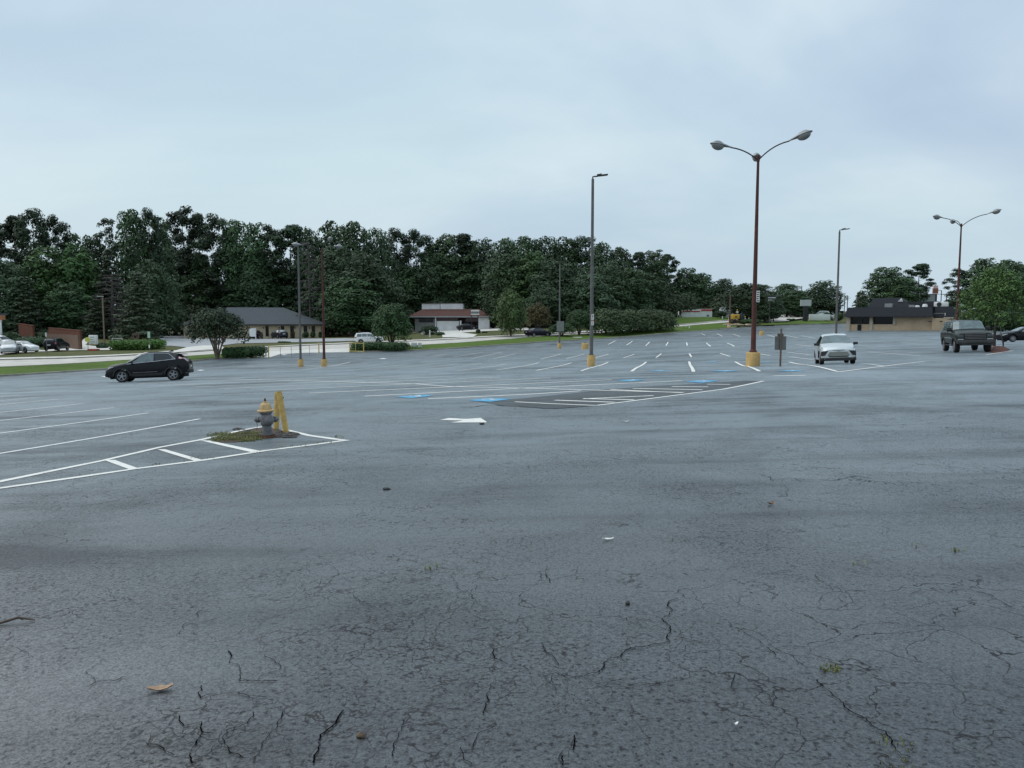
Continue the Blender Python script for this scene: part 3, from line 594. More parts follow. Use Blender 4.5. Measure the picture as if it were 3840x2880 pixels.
def shrub(name,label,cat,c,size,lm,seed,n,leaf,rz=0.0,group=None,boxy=False,stem=True):
    L,Wd,H=size; q=random.Random(seed); bl=[]
    if boxy:
        nx=max(3,int(L/(H*.36))); ny=max(2,int(Wd/(H*.5)))
        for i in range(nx):
            for j in range(ny):
                x=(-.5+(i+.5)/nx)*L; y=(-.5+(j+.5)/ny)*Wd; bl.append((x,y,H*.5,L/nx*.95,Wd/ny*.72,H*.5*q.uniform(.97,1.04)))
    else:
        for i in range(14):
            a=i*2.4; r=math.sqrt(i/14)*.62; bl.append((math.cos(a)*r*L/2,math.sin(a)*r*Wd/2,H*(.5-.12*r),L*.27,Wd*.27,H*.46*q.uniform(.85,1.1)))
    t=thing(name,label,cat,c,rz,group)
    obj('foliage',leafmesh('foliage',bl,n,leaf,lm,seed,shell=.72,up=.3,floor=.02),t)
    if stem:
        b=MB(); 
        for i in range(4 if not boxy else max(3,int(L/2))):
            x=(rnd.uniform(-.3,.3))*L; y=rnd.uniform(-.25,.25)*Wd; b.tube([(x*.7,y*.7,-.15),(x,y,H*.4),(x*1.1,y*1.1,H*.7)],.03,5,rad=[.045,.035,.015])
        b.build('stem',BARK,t)
    return t
def tree(kind,sx,ytop,Y,label,width=None,group=None,name='tree',cat='tree',off=.1,sy=None,rz=None):
    H0,W0,tm,cm=PROTO[kind]
    base=hit(sx,sy) if sy else gat(sx,Y); Y=base.y
    h=zat(ytop,Y)-base.z; s=h/H0; sw=(width*mpp(Y)/W0) if width else s
    sw=min(max(sw,.45*s),2.4*s)
    t=thing(name,label,cat,(base.x,base.y,base.z+off),rnd.uniform(0,6.28) if rz is None else rz,group); t.scale=(sw,sw,s)
    if tm: obj('trunk',tm,t)
    if cm: obj('crown',cm,t)
    return t
# ------------------------------------------------------------------ lamp posts
RUST=mat('rusty_red_steel',(.12,.035,.025),.75,.2,var=.45,scale=2.2,bump=.3,bscale=20,dirt=(.05,.03,.03),dscale=.9,damt=.8)
GREYST=mat('weathered_grey_steel',(.16,.16,.155),.6,.3,var=.25,scale=1.5,dirt=(.08,.075,.07),dscale=1.2,damt=.6)
YELC=mat('yellow_painted_concrete',(.66,.43,.16),.8,var=.16,scale=3,bump=.4,bscale=18,dirt=(.34,.25,.12),dscale=2.4,damt=.7)
ALU=mat('lamp_aluminium',(.30,.31,.31),.5,.4,var=.2,scale=6); LENS=mat('lamp_lens',(.24,.25,.25),.2,var=.1); DKM=mat('dark_metal',(.035,.035,.037),.5,.4,var=.3)
WHP=mat('white_sign_paint',(.72,.72,.70),.5,var=.08); REDP=mat('red_sign_paint',(.45,.03,.03),.5,var=.15); BLKP=mat('black_sign_paint',(.02,.02,.02),.5,var=.2); GRN=mat('green_sign_paint',(.03,.2,.09),.5,var=.15)
def head_mesh():
    b=MB(); prof=[(0,.045,.045),(.14,.065,.06),(.35,.14,.09),(.58,.22,.115),(.82,.26,.12),(1.05,.22,.10),(1.19,.11,.06),(1.25,.015,.02)]
    n=14; vs=[]; fs=[]
    for x,wy,wz in prof:
        for j in range(n):
            t=2*math.pi*j/n; z=math.sin(t)*wz; z=z if z>0 else z*.35; vs.append((x,math.cos(t)*wy,z))
    for i in range(len(prof)-1):
        for j in range(n): fs.append((i*n+j,i*n+(j+1)%n,(i+1)*n+(j+1)%n,(i+1)*n+j))
    fs.append(tuple(range(n))); fs.append(tuple((len(prof)-1)*n+j for j in range(n))); b.add(vs,fs); 
    return b.mesh('lamp_head',ALU,40)
def lens_mesh():
    b=MB(); b.ell((.80,0,-.03),(.35,.22,.24),nu=16,nv=10); return b.mesh('lens',LENS,60)
HEAD=head_mesh(); LENSM=lens_mesh()
def rust_lamp(sx,sybase,ytop,angs,label,Rb=.36,Y=None,ks=1.0):
    rot=0
    p=hit(sx,sybase) if Y is None else gat(sx,Y); H=zat(ytop,p.y)-p.z
    t=thing('street_lamp',label,'street lamp',p,rot,'rusty three armed lamp posts in the parking lot')
    b=MB(); b.lathe([(Rb*.98,-.2),(Rb,.02),(Rb,.68),(Rb*.97,.73),(Rb*.9,.75)],24); b.build('concrete_base',YELC,t,40)
    b=MB(); b.tube([(0,0,.74),(0,0,H*.35),(0,0,H*.7),(0,0,H)],.1,14,rad=[.135,.115,.09,.065]); b.cbox((0,0,.765),(.38,.38,.04),.01); b.lathe([(.19,.785),(.17,.86),(.14,.9)],14); b.build('pole',RUST,t,40)
    b=MB(); b.tube([(0,0,H-.1),(0,0,H+.18)],.085,12); b.lathe([(.09,H+.18),(.06,H+.24),(.01,H+.26)],12); b.build('arm_bracket',RUST,t,40)
    for q in range(3):
        a=R(angs[q]); tilt=(0,.03,.12)[q]; rise=(.68,.62,.82)[q]*ks
        pts=[((2*u*(1-u)*.8+u*u*1.8)*ks,0,H-.05+2*u*(1-u)*rise*.92+u*u*rise) for u in [0,.12,.25,.4,.55,.7,.85,1.0]]
        m=MB(); m.tube(pts,.035,8); o=m.build('arm',DKM,t,60); o.rotation_euler=(0,0,a)
        h=obj('lamp_head',HEAD,o,(pts[-1][0]-.05,0,pts[-1][2])); h.rotation_euler=(0,-R(4+90*tilt),0); obj('lens',LENSM,o,(pts[-1][0]-.05,0,pts[-1][2])).rotation_euler=h.rotation_euler
    return t
big=rust_lamp(2823,1374,598,(75,196,318),'tallest rusty red lamp post with three curved arms on a fat yellow base',ks=.9)
b=MB(); b.cbox((.14,-.12,3.68),(.17,.02,.60),.004); sp=b.build('notice_plate',WHP,big)
sp.rotation_euler=(0,0,-big.rotation_euler.z)
b=MB(); 
for i,zc in enumerate((3.90,3.79,3.68,3.57,3.46)): b.box(.08,.08+(.12,.10,.12,.08,.11)[i],-.1345,-.132,zc-.03,zc+.02)
o=b.build('lettering',BLKP,sp)
rust_lamp(1216,1373,942,(62,182,302),'rusty lamp post with three arms on a yellow base near the entrance barrier',.30,Y=77)
rust_lamp(3584,1276,848,(75,195,315),'rusty three armed lamp post rising behind the dark green truck and island tree',.3,Y=75,ks=1.2)
def led_lamp(sx,sybase,ytop,rot,label,w_=.21,Y=None,base=True,Rb=.27):
    p=hit(sx,sybase) if Y is None else gat(sx,Y); H=zat(ytop,p.y)-p.z
    t=thing('floodlight_pole',label,'lamp post',p,rot,'grey single head floodlight poles in the parking lot')
    b=MB(); b.lathe([(Rb,-.2),(Rb,.70),(Rb*.93,.75)],20); b.build('concrete_base',YELC,t,40)
    b=MB(); b.tube([(0,0,.74),(0,0,H*.5),(0,0,H)],.1,8,rad=[w_*.58,w_*.5,w_*.42]); b.cbox((0,0,.77),(.36,.36,.05),.01); b.build('pole',GREYST,t,30)
    b=MB(); b.tube([(0,0,H-.12),(0,0,H+.14),(.12,0,H+.16),(.3,0,H+.17)],.045,8); b.build('bracket',DKM,t,40)
    m=MB(); m.cbox((.62,0,0),(.72,.36,.075),.03); m.cbox((.42,0,.06),(.28,.26,.07),.02); m.lathe([(.03,.04),(.03,.13),(.012,.15)],10,c=(.55,0,0)); h=m.build('lamp_head',DKM,t,40,(0,0,H+.17)); h.rotation_euler=(0,-R(6),0)
    m=MB(); m.box(.34,.92,-.14,.14,-.046,-.039); m.build('lens',LENS,h)
    return t
l1=led_lamp(2217,1374,671,R(0),'tall grey floodlight pole on a yellow base carrying two white plates')
b=MB(); b.cbox((.05,-.135,3.26),(.17,.015,.36),.003); s_=b.build('notice_plate',WHP,l1); b=MB(); b.tube([(.05,-.1455,3.16),(.05,-.1455,3.33)],.012,6); b.add([(0,-.146,3.31),(.10,-.146,3.31),(.05,-.146,3.39)],[(0,1,2)]); b.build('arrow_mark',BLKP,s_)
b=MB(); b.cbox((.05,-.135,2.88),(.17,.015,.33),.003); s_=b.build('notice_plate',WHP,l1); b=MB(); b.box(-.03,.13,-.1465,-.144,2.98,3.03); b.build('red_band',REDP,s_); b=MB(); b.tube([(.05,-.1455,2.76),(.05,-.1455,2.95)],.012,6); b.build('arrow_mark',BLKP,s_)
l2=led_lamp(2098,1307,988,R(-8),'slim grey floodlight pole on a yellow base with a grey board across it',.19)
b=MB(); b.cbox((.12,-.12,7*.43),(1.0,.03,1.35),.006); b.build('board',mat('sign_back',(.20,.21,.19),.6,.1,var=.15),l2)
led_lamp(1128,1373,921,R(0),'grey floodlight pole on a yellow base standing before the beige building',Y=77)
led_lamp(3134,1270,868,R(0),'grey floodlight pole rising behind the silver hatchback',.22,Y=79)
def block(sx,sy,label,w_,h_):
    p=hit(sx,sy); t=thing('concrete_block',label,'concrete block',p,R(8),'yellow concrete lamp bases without poles')
    b=MB(); b.lathe([(w_/2,-.2),(w_/2*1.0,h_*.75),(w_/2*.93,h_*.95),(w_/2*.8,h_)],12); b.build('plinth',YELC,t,35)
    b=MB(); b.lathe([(w_*.22,h_-.02),(w_*.2,h_+.05),(w_*.1,h_+.06)],10); b.build('anchor_plate',DKM,t,40)
block(2194,1309,'yellow concrete base with no pole beside the slim floodlight pole',.95,.78); block(2856,1258,'small yellow concrete base with no pole behind the tall rusty lamp post',.8,.8)
# ------------------------------------------------------------------ hydrant island
HYS=mat('hydrant_silver',(.20,.205,.22),.5,.35,var=.3,scale=12,bump=.3,bscale=60,dirt=(.10,.09,.085),dscale=9,damt=.8)
HYY=mat('hydrant_yellow',(.58,.39,.18),.7,var=.2,scale=10,bump=.3,bscale=50,dirt=(.30,.2,.1),dscale=12,damt=.7); HYR=mat('rusted_iron',(.11,.045,.025),.9,.1,var=.5,scale=14,bump=.6,bscale=50)
hp=hit(1004,1641)
hy=thing('fire_hydrant','grey fire hydrant with a faded yellow bonnet standing in the painted island','fire hydrant',hp,R(-28)); hy.scale=(1.04,1.04,1.04); hy.rotation_euler=(R(2),R(-1.5),R(-28))
b=MB(); b.lathe([(.088,-.1),(.088,.04),(.085,.12),(.084,.23),(.105,.26),(.112,.30),(.112,.39),(.10,.42),(.095,.44),(.108,.46),(.118,.48),(.118,.497)],28); b.build('barrel',HYS,hy,35)
b=MB(); b.lathe([(.15,-.1),(.15,.012),(.145,.03),(.098,.036),(.094,.055)],24)
for i in range(8): a=i*math.pi/4; b.lathe([(.014,.03),(.014,.055),(.008,.058)],6,c=(math.cos(a)*.125,math.sin(a)*.125,0))
b.build('base_flange',HYR,hy,35)
b=MB(); b.lathe([(.15,.498),(.158,.508),(.158,.522),(.148,.53),(.112,.535),(.108,.57),(.100,.61),(.082,.645),(.055,.662),(.042,.668),(.042,.685),(.03,.69)],28); bo=b.build('bonnet',HYY,hy,35)
b=MB(); b.lathe([(.024,.688),(.024,.70),(.018,.705),(.018,.735),(.012,.745)],5); b.build('operating_nut',HYR,bo,30)
def nozzle(ang,L,r,name):
    b=MB(); b.lathe([(r*.78,.07),(r*.78,L-.07),(r*1.12,L-.065),(r*1.12,L-.045),(r*.96,L-.04),(r*.96,L-.005),(r*.8,L+.004),(r*.3,L+.01),(r*.28,L+.035),(r*.2,L+.037)],20,'x'); 
    for i in range(6): a=i*math.pi/3; b.box(L-.038,L-.008,math.cos(a)*r*.93-.008,math.cos(a)*r*.93+.008,math.sin(a)*r*.93-.008,math.sin(a)*r*.93+.008)
    o=b.build(name,HYS,hy,35,(0,0,.345)); o.rotation_euler=(0,0,R(ang)); return o
nozzle(-28,.225,.084,'pumper_nozzle'); nozzle(205,.205,.052,'hose_nozzle'); nozzle(25,.205,.052,'hose_nozzle')
b=MB()
for i in range(9):
    u=i/8; c=(-.185+.03*math.sin(u*3),-.09,.33-.16*u); b.tube([(c[0],c[1],c[2]),(c[0]+.004,c[1],c[2]-.018)],.005,5)
b.build('cap_chain',HYR,hy)
def bollard(src,top_dx,top_dy,L,label,seed):
    p=hit(*src); t=thing('bollard',label,'bollard',p,0,'yellow steel pipe bollards by the hydrant'); v=Vector((top_dx,top_dy,L))
    b=MB(); b.tube([v*-.1,v*.3,v*.7,v],.058,16); b.build('pipe',mat('yellow_bollard_paint',(.64,.43,.13),.6,var=.18,scale=6,bump=.2,bscale=30,dirt=(.36,.22,.07),dscale=7,damt=.7),t,40)
    b=MB(); b.tube([v*.999,v*1.004],.054,16); b.build('concrete_fill',mat('old_concrete',(.3,.28,.24),.9,var=.3),t)
    return t
bollard((1073,1621),-.137,.03,.85,'yellow pipe bollard leaning towards the hydrant, the nearer of the crossing pair',1)
rb=bollard((1036,1609),.05,-.02,.80,'yellow pipe bollard behind the hydrant crossing the nearer leaning one',2)
b=MB(); b.tube([(.03,-.03,.70),(.19,-.05,.69)],.018,8); b.build('bolt',HYR,rb)
ROCK=mat('broken_asphalt',(.085,.078,.072),.95,var=.4,scale=9,bump=.8,bscale=40)
b=MB(); q=random.Random(3)
for i in range(46):
    if i<30: sx_,sy_=q.uniform(1010,1125),q.uniform(1624,1643)
    else: sx_,sy_=q.uniform(880,1000),q.uniform(1610,1640)
    p=hit(sx_,sy_); s=q.uniform(.02,.075); b.ell((p.x,p.y,p.z+.012),(s*q.uniform(.8,2.0),s*q.uniform(.7,1.3),s*q.uniform(.25,.6)),i,.35,7,5)
tag(b.build('rubble',ROCK),kind='stuff')
WEED=leafmat('weed_blades',(.13,.15,.04),.4,3,tint=(.26,.22,.09))
def weeds(name,pts,parent=None):
    b=MB()
    for p,n,L,sp in pts:
        for i in range(n):
            a=q.uniform(0,6.28); r=q.random()**.5*sp; x,y=p.x+math.cos(a)*r,p.y+math.sin(a)*r; z=p.z; l=L*q.uniform(.5,1.2); a2=q.uniform(0,6.28); k_=l*q.uniform(.4,1.6); wv=min(.1*l,.003)+.002*q.random()
            m=(x+math.cos(a2)*k_*.4,y+math.sin(a2)*k_*.4,z+l*.7); e=(x+math.cos(a2)*k_,y+math.sin(a2)*k_,z+l*.8)
            dx,dy=-math.sin(a2)*wv,math.cos(a2)*wv
            b.add([(x-dx,y-dy,z-.01),(x+dx,y+dy,z-.01),(m[0]+dx,m[1]+dy,m[2]),(m[0]-dx,m[1]-dy,m[2]),e],[(0,1,2,3),(3,2,4)])
    return tag(b.build(name,WEED),kind='stuff')
ws=[]
for i in range(120): ws.append((hit(q.uniform(800,985),q.uniform(1624,1657)),26,.05,.15))
for i in range(10): ws.append((hit(q.uniform(900,1080),q.uniform(1612,1632)),8,.05,.1))
for i in range(16): x=q.uniform(560,1290); ws.append((hit(x,1745-(x-560)*.132+q.uniform(-3,8)),6,.035,.07))
for s in [(1268,1636),(1262,1640),(1282,1645)]: ws.append((hit(*s),9,.05,.1))
weeds('weeds',ws)
for s,n_,L in [((3114,2507),46,.022),((1612,2130),6,.03),((3350,2790),24,.016),((3345,2860),20,.016),((3235,2115),14,.02),((3575,2060),12,.025),((2540,2030),8,.025),((3440,2045),8,.02)]:
    p=hit(*s); o=weeds('weed_tuft',[(p,n_,L,.05 if n_>25 else .07)]); tag(o,kind='stuff')
# litter lying on the asphalt
def flat_bit(name,label,cat,src,w_,h_,col,rz,seed,curl=.03):
    p=hit(*src); t=tag(None or obj(name,None) if False else MB().add(*_bit(w_,h_,curl,seed)).build(name,col,None,60,(p.x,p.y,p.z+.006)),label,cat); t.rotation_euler=(0,0,rz); return t
def _bit(w_,h_,curl,seed):
    q=random.Random(seed); vs=[]; fs=[]; n=7
    for i in range(n):
        for j in range(3):
            u=i/(n-1)-.5; v=j/2-.5; vs.append((u*w_,v*h_*(1-abs(u)*1.2)+.1*h_*q.uniform(-1,1),curl*(u*u*3.2+abs(v)*.6)+.004*q.random()))
    for i in range(n-1):
        for j in range(2): fs.append((i*3+j,i*3+j+1,(i+1)*3+j+1,(i+1)*3+j))
    o=len(vs); vs+=[(v[0],v[1],v[2]+.004) for v in vs]; fs+=[tuple(i+o for i in f)[::-1] for f in fs[:]]
    return vs,fs
LEAFB=mat('dry_leaf',(.34,.22,.14),.8,var=.35,scale=30); PAPW=mat('paper_scrap',(.75,.74,.72),.8,var=.1)
flat_bit('dry_leaf','curled tan dry leaf lying on dark asphalt in the lower left','leaf',(600,2590),.11,.05,LEAFB,R(15),1,.012)
flat_bit('dry_leaf','small brown dry leaf on the cracked asphalt far right of centre','leaf',(2890,1893),.09,.05,mat('brown_leaf',(.16,.09,.05),.8),R(40),2,.02)
flat_bit('paper_scrap','white paper scrap lying on the asphalt right of the painted arrow','paper',(2345,1583),.16,.07,PAPW,R(5),3,.02)
flat_bit('paper_scrap','small white paper scrap on the asphalt in the centre of the open lot','paper',(2280,2026),.10,.03,PAPW,R(8),4,.01)
flat_bit('paper_scrap','tiny white scrap on the dark asphalt near the bottom edge','paper',(2760,2723),.022,.014,PAPW,R(30),5,.004)
b=MB(); p=hit(1806,1592); b.ell((0,0,.02),(.06,.05,.022),5,.25); tag(b.build('stone','',None,60) if False else b.build('stone',BLKP,None,60,p),'small dark lump on the asphalt just below the white arrow','stone')
b=MB(); p=hit(1449,1837); b.ell((0,0,.012),(.05,.03,.016),6,.25,8,6); tag(b.build('stone',BLKP,None,60,p),'small black stone on open asphalt below the end of the painted island','stone')
b=MB(); p=hit(2354,2267); b.ell((0,0,.008),(.016,.014,.012),7,.25,8,6); tag(b.build('stone',BLKP,None,60,p),'tiny black stone on smooth grey asphalt in the lower centre','stone')
b=MB(); p=hit(1354,2764); b.ell((0,0,.008),(.02,.014,.012),8,.25,8,6); tag(b.build('stone',mat('brown_stone',(.12,.08,.05),.8),None,60,p),'tiny brown stone on cracked asphalt at the lower edge','stone')
TW=mat('twig_bark',(.09,.06,.045),.9,var=.4)
def twig(a,c,label,r=.008):
    p,e=hit(*a),hit(*c); b=MB(); d=e-p; m=p+d*.5+Vector((-d.y,d.x,0))*.06; b.tube([(0,0,.01),(m.x-p.x,m.y-p.y,.03),(d.x,d.y,.01)],r,6,rad=[r,r*.9,r*.4]); b.tube([(d.x*.6,d.y*.6,.02),(d.x*.72-d.y*.12,d.y*.72+d.x*.12,.02)],r*.5,5); tag(b.build('twig',TW,None,60,p),label,'twig')
twig((0,2343),(132,2331),'brown twig lying on the asphalt at the left edge of the picture')
# ------------------------------------------------------------------ sign boards, posts, rails
SBK=mat('grey_sign_back',(.17,.175,.165),.6,.2,var=.25,scale=2,dirt=(.11,.10,.09),dscale=1.5,damt=.7); WOODP=mat('weathered_timber',(.13,.095,.07),.9,var=.35,scale=5,bump=.4); 
p=hit(2926,1374); m_=mpp(p.y); t=thing('sign_post','two grey sign boards seen from behind on one brown post','sign',p,R(4))
b=MB(); b.tube([(0,0,-.2),(0,0,1.9)],.045,4,rad=[.05,.05]); b.build('post',WOODP,t)
b=MB(); b.cbox((.0,.06,.79+.38),(44*m_,.02,51*m_),.004); b.build('board',SBK,t); b=MB(); b.cbox((0,.085,74*m_+32*m_),(24*m_,.02,34*m_),.004); b.build('board',mat('brown_sign_back',(.13,.115,.09),.7,.1,var=.25),t)
def post(name,label,cat,src,ytop,r,m,Y=None,parts=None,rz=0):
    p=hit(*src) if Y is None else gat(src[0],Y,.1); H=zat(ytop,p.y)-p.z
    t=thing(name,label,cat,p,rz); b=MB(); b.tube([(0,0,-.3),(0,0,H)],r,8); b.build('post',m,t,40)
    if parts: parts(t,H)
    return t
YELM=mat('yellow_rail_paint',(.62,.46,.12),.55,var=.15,scale=3,dirt=(.4,.3,.15),dscale=2,damt=.6)
def plate(w_,h_,z,m,name='plate',dy=-.06,back=None):
    def f(t,H):
        b=MB(); b.cbox((0,dy,H+z),(w_,.02,h_),.004); b.build(name,m,t)
    return f
TAN=mat('tan_pole',(.20,.15,.105),.8,var=.25,scale=2)
def tl(t,H):
    b=MB(); b.cbox((-.35,0,H),(1.0,.35,.16),.04); b.build('lamp_head',ALU,t,40)
post('street_lamp','tall tan pole lamp with a flat head above the long left hedge','street lamp',(392,1270),1112,.11,TAN,Y=125,parts=tl)
def tl2(t,H):
    b=MB(); b.cbox((-.3,0,H),(.9,.3,.14),.04); b.cbox((.35,0,H),(.6,.3,.14),.04); b.build('lamp_head',ALU,t,40)
post('street_lamp','dark pole lamp in front of the trees at the left edge','street lamp',(91,1215),1113,.12,mat('dark_pole',(.07,.055,.05),.8,var=.3),Y=140,parts=tl2)
post('street_sign','thin roadside post with a small white tag before the dark parked car','street sign',(177,1331),1247,.035,GREYST,parts=plate(.16,.5,-.28,WHP,'tag'))
post('street_sign','thin roadside sign post with a pale green panel before the long hedge','street sign',(562,1337),1243,.04,GREYST,parts=lambda t,H:(plate(.34,.8,-.42,mat('pale_green_sign',(.35,.5,.42),.5),'panel')(t,H),plate(.14,.4,-H+1.3,WHP,'tag')(t,H)))
post('utility_post','brown wooden post beside the yellow machine at the lot edge','post',(2736,1222),1104,.16,WOODP,parts=lambda t,H:(MB().tube([(0,0,-.2),(0,0,H*.32)],.2,8).build('red_sleeve',RUST,t)))
def rail(name,label,a,c,ya,posts,mid=True):
    p0,p1=hit(*a),hit(*c); d=p1-p0; H=zat(ya,p0.y)-p0.z; t=thing(name,label,'barrier',p0)
    for u in posts: b=MB(); b.tube([d*u+Vector((0,0,-.2)),d*u+Vector((0,0,H))],.07,10); b.lathe([(.075,H),(.05,H+.05),(.01,H+.06)],10,c=tuple(d*u)); b.build('post',YELM,t,40)
    return t,d,H,p0
t,d,H,p0=rail('barrier_rail','long yellow entrance barrier rail hung between two thick posts',(1008,1342),(1196,1327),1297,(0,1))
b=MB(); b.tube([Vector((0,0,H*.93)),d*.35+Vector((0,0,H*.9))],.04,8); b.build('rail',YELM,t,40)
b=MB(); b.tube([d*.35+Vector((0,0,H*.9)),d*.7+Vector((0,0,H*.82)),d+Vector((0,0,H*.86))],.022,6); b.build('chain',GREYST,t,40)
for u in (.22,.43,.8): b=MB(); b.tube([d*u,d*u+Vector((0,0,H*.87))],.025,6); b.build('stanchion',GREYST,t,40)
t,d,H,p0=rail('gate_frame','yellow tubular gate folded open against the low hedge by the street tree',(1312,1321),(1364,1323.5),1283,(0,1))
for z in (.12,.93): b=MB(); b.tube([Vector((0,0,H*z)),d+Vector((0,0,H*z))],.045,8); b.build('rail',YELM,t,40)
b=MB(); b.tube([d*.42+Vector((0,0,H*.1)),d*.42+Vector((0,0,H*.93))],.04,8); b.build('upright',YELM,t,40)
for i,(sx,sy,yt,lab,m) in enumerate([(2397,1230,1217,'short white marker stake on the grass behind the tall grey pole',WHP),(2435,1230,1215,'yellow topped marker stake on the grass bank among white ones',YELM),(2454,1233,1224,'low white marker stake close beside the yellow topped one',WHP),(2572,1228,1219,'low white marker stake midway along the grass bank',WHP),(2585,1233,1223,'white marker stake nearer the asphalt midway along the bank',WHP),(2709,1199,1187,'white marker stake on the mown slope below the red striped building',WHP)]):
    p=hit(sx,sy); H=zat(yt,p.y)-p.z; b=MB(); b.cbox((0,0,H/2),(.17,.17,H),.02); b.lathe([(.09,H),(.03,H+.06)],8); tag(b.build('marker_stake',m,None,30,p),lab,'stake','marker stakes on the grass bank')
p=hit(1562,1311); t=thing('utility_box','pale utility boxes on short legs in the grass beside the street','utility box',p)
b=MB(); b.cbox((-.35,0,.75),(.8,.4,.6),.03); b.cbox((.5,0,.7),(.5,.4,.7),.03); b.build('box',mat('pale_box_paint',(.5,.53,.5),.6,var=.15),t,30); [MB().box(x-.05,x+.05,-.05,.05,-.1,.45).build('leg',GREYST,t) for x in (-.6,-.1,.5)]
p=hit(2165,1267); b=MB(); b.lathe([(.85,-.1),(.85,.12),(.8,.15)],20); tag(b.build('manhole_cover',CONC,None,30,p),'round pale concrete lid set in the grass verge by the slim pole','manhole cover')
# ------------------------------------------------------------------ vehicles: a lofted body with conforming panels
def interp(tab,x):
    if x<=tab[0][0]: return tab[0][1]
    for (a,va),(b_,vb) in zip(tab,tab[1:]):
        if x<=b_: return va+(vb-va)*((x-a)/(b_-a) if b_>a else 0)
    return tab[-1][1]
class Loft:
    def __init__(s,S): s.S=S
    def sec(s,x):
        S=s.S; Tp=interp(S['top'],x); B=interp(S['belt'],x); w_=interp(S['w'],x); wr=interp(S['wr'],x); sill=interp(S['sill'],x)
        z0=sill; arch=False
        for xw in S['wx']:
            d=abs(x-xw); ra=S['ra']
            if d<ra: z0=max(z0,S['r']+math.sqrt(ra*ra-d*d)*.98)
        zm=max(z0+.03,(sill+B)*.5); B=max(B,zm+.05); Tp=max(Tp,B+.01)
        return [(0,z0+.0),(w_*.72,z0),(w_*.965,z0+.01),(w_*1.0,zm),(w_*.985,B-.07 if B-.07>zm else (B+zm)/2),(w_*.945,B),(wr,Tp-min(.075,(Tp-B)*.35)),(wr*.88,Tp-min(.02,(Tp-B)*.1)),(0,Tp+.012)]
    def at(s,x,t,side=1):
        p=s.sec(x); i=min(int(t),7); u=t-i; y=p[i][0]*(1-u)+p[i+1][0]*u; z=p[i][1]*(1-u)+p[i+1][1]*u
        return Vector((x,side*y,z))
    def nrm(s,x,t,side):
        a=s.at(x+.01,t,side)-s.at(x-.01,t,side); b_=s.at(x,min(t+.02,8),side)-s.at(x,max(t-.02,0),side); n=a.cross(b_).normalized(); c=s.at(x,t,side)-Vector((x,0,s.S['belt'][0][1]*.8))
        return n if n.dot(c)>0 else -n
    def body(s):
        S=s.S; x0,x1=S['x0'],S['x1']; xs=set(np.round(np.linspace(x0,x1,44),3).tolist())
        for xw in S['wx']:
            for a in (-1,-.985,-.93,-.8,-.6,-.3,0,.3,.6,.8,.93,.985,1): xs.add(round(xw+a*S['ra'],3))
        for tb in ('top','belt','w','wr','sill'): xs|={round(a,3) for a,_ in S[tb] if x0<=a<=x1}
        xs=sorted(xs); vs=[]; fs=[]; n=16
        for x in xs:
            p=s.sec(x); ring=[(x,y,z) for y,z in p]+[(x,-y,z) for y,z in p[7:0:-1]]; vs+=ring
        for i in range(len(xs)-1):
            for j in range(n): fs.append((i*n+j,i*n+(j+1)%n,(i+1)*n+(j+1)%n,(i+1)*n+j))
        fs.append(tuple(range(n))); fs.append(tuple((len(xs)-1)*n+j for j in range(n)))
        return MB().add(vs,fs)
    def panel(s,x0,x1,t0,t1,side,off=.008,nx=8,nt=4,thick=None):
        # x0, x1: values or functions of u in 0..1 (u runs t0 -> t1)
        vs=[]; fs=[]
        for j in range(nt+1):
            u=j/nt; a=x0(u) if callable(x0) else x0; c=x1(u) if callable(x1) else x1
            for i in range(nx+1):
                x=a+(c-a)*i/nx; t=t0+(t1-t0)*u; t_=t0(i/nx)+((t1(i/nx) if callable(t1) else t1)-t0(i/nx))*u if callable(t0) else t
                vs.append(s.at(x,t_,side)+s.nrm(x,t_,side)*off)
        for j in range(nt):
            for i in range(nx): k_=j*(nx+1)+i; fs.append((k_,k_+1,k_+nx+2,k_+nx+1))
        return MB().add(vs,fs)
    def screen(s,x0,x1,t0=6.06,off=.008,nx=8):
        vs=[]; fs=[]; row=[(t,1) for t in (t0,6.5,7,7.5)]+[(8,1)]+[(t,-1) for t in (7.5,7,6.5,t0)]
        for i in range(nx+1):
            x=x0+(x1-x0)*i/nx
            for t,sd_ in row:
                n=s.nrm(x,min(t,7.95),sd_); vs.append(s.at(x,t,sd_)+Vector((n.x,n.y if t<7.9 else 0,n.z))*off)
        m=len(row)
        for i in range(nx):
            for j in range(m-1): fs.append((i*m+j,i*m+j+1,(i+1)*m+j+1,(i+1)*m+j))
        return MB().add(vs,fs)
TYRE=mat('tyre_rubber',(.018,.018,.019),.85,var=.2); RIMG=mat('alloy_rim',(.32,.32,.34),.4,.7,var=.1); RIMD=mat('dark_rim',(.05,.05,.055),.4,.6,var=.1)
GLASS=mat('tinted_glass',(.012,.016,.018),.06,var=.1,spec=.8); GLASSL=mat('sky_tone_glass',(.12,.16,.165),.07,var=.4,scale=2,spec=1.0); BLKPL=mat('black_plastic',(.02,.02,.021),.6,var=.2); CHR=mat('chrome_trim',(.6,.62,.64),.25,.85,var=.05)  # pale car glass: bluish base colour stands in for reflected sky
HLT=mat('headlamp_glass',(.45,.48,.5),.15,.2,var=.2); TLT=mat('tail_lamp_red',(.35,.02,.02),.25,var=.2,coat=.6); TLP=mat('tail_lamp_pale',(.62,.35,.36),.25,var=.2,coat=.6); PLATEW=mat('number_plate',(.6,.6,.58),.5,var=.1); UND=mat('underbody',(.012,.012,.012),.9)
def paint(name,col,coat=.8,rough=.38,metal=.2): return mat(name,col,rough,metal,var=.06,scale=1.5,coat=coat,spec=.25 if max(col)<.05 else .5,dirt=tuple(c*.85+.006 for c in col),dscale=1.2,damt=.35)
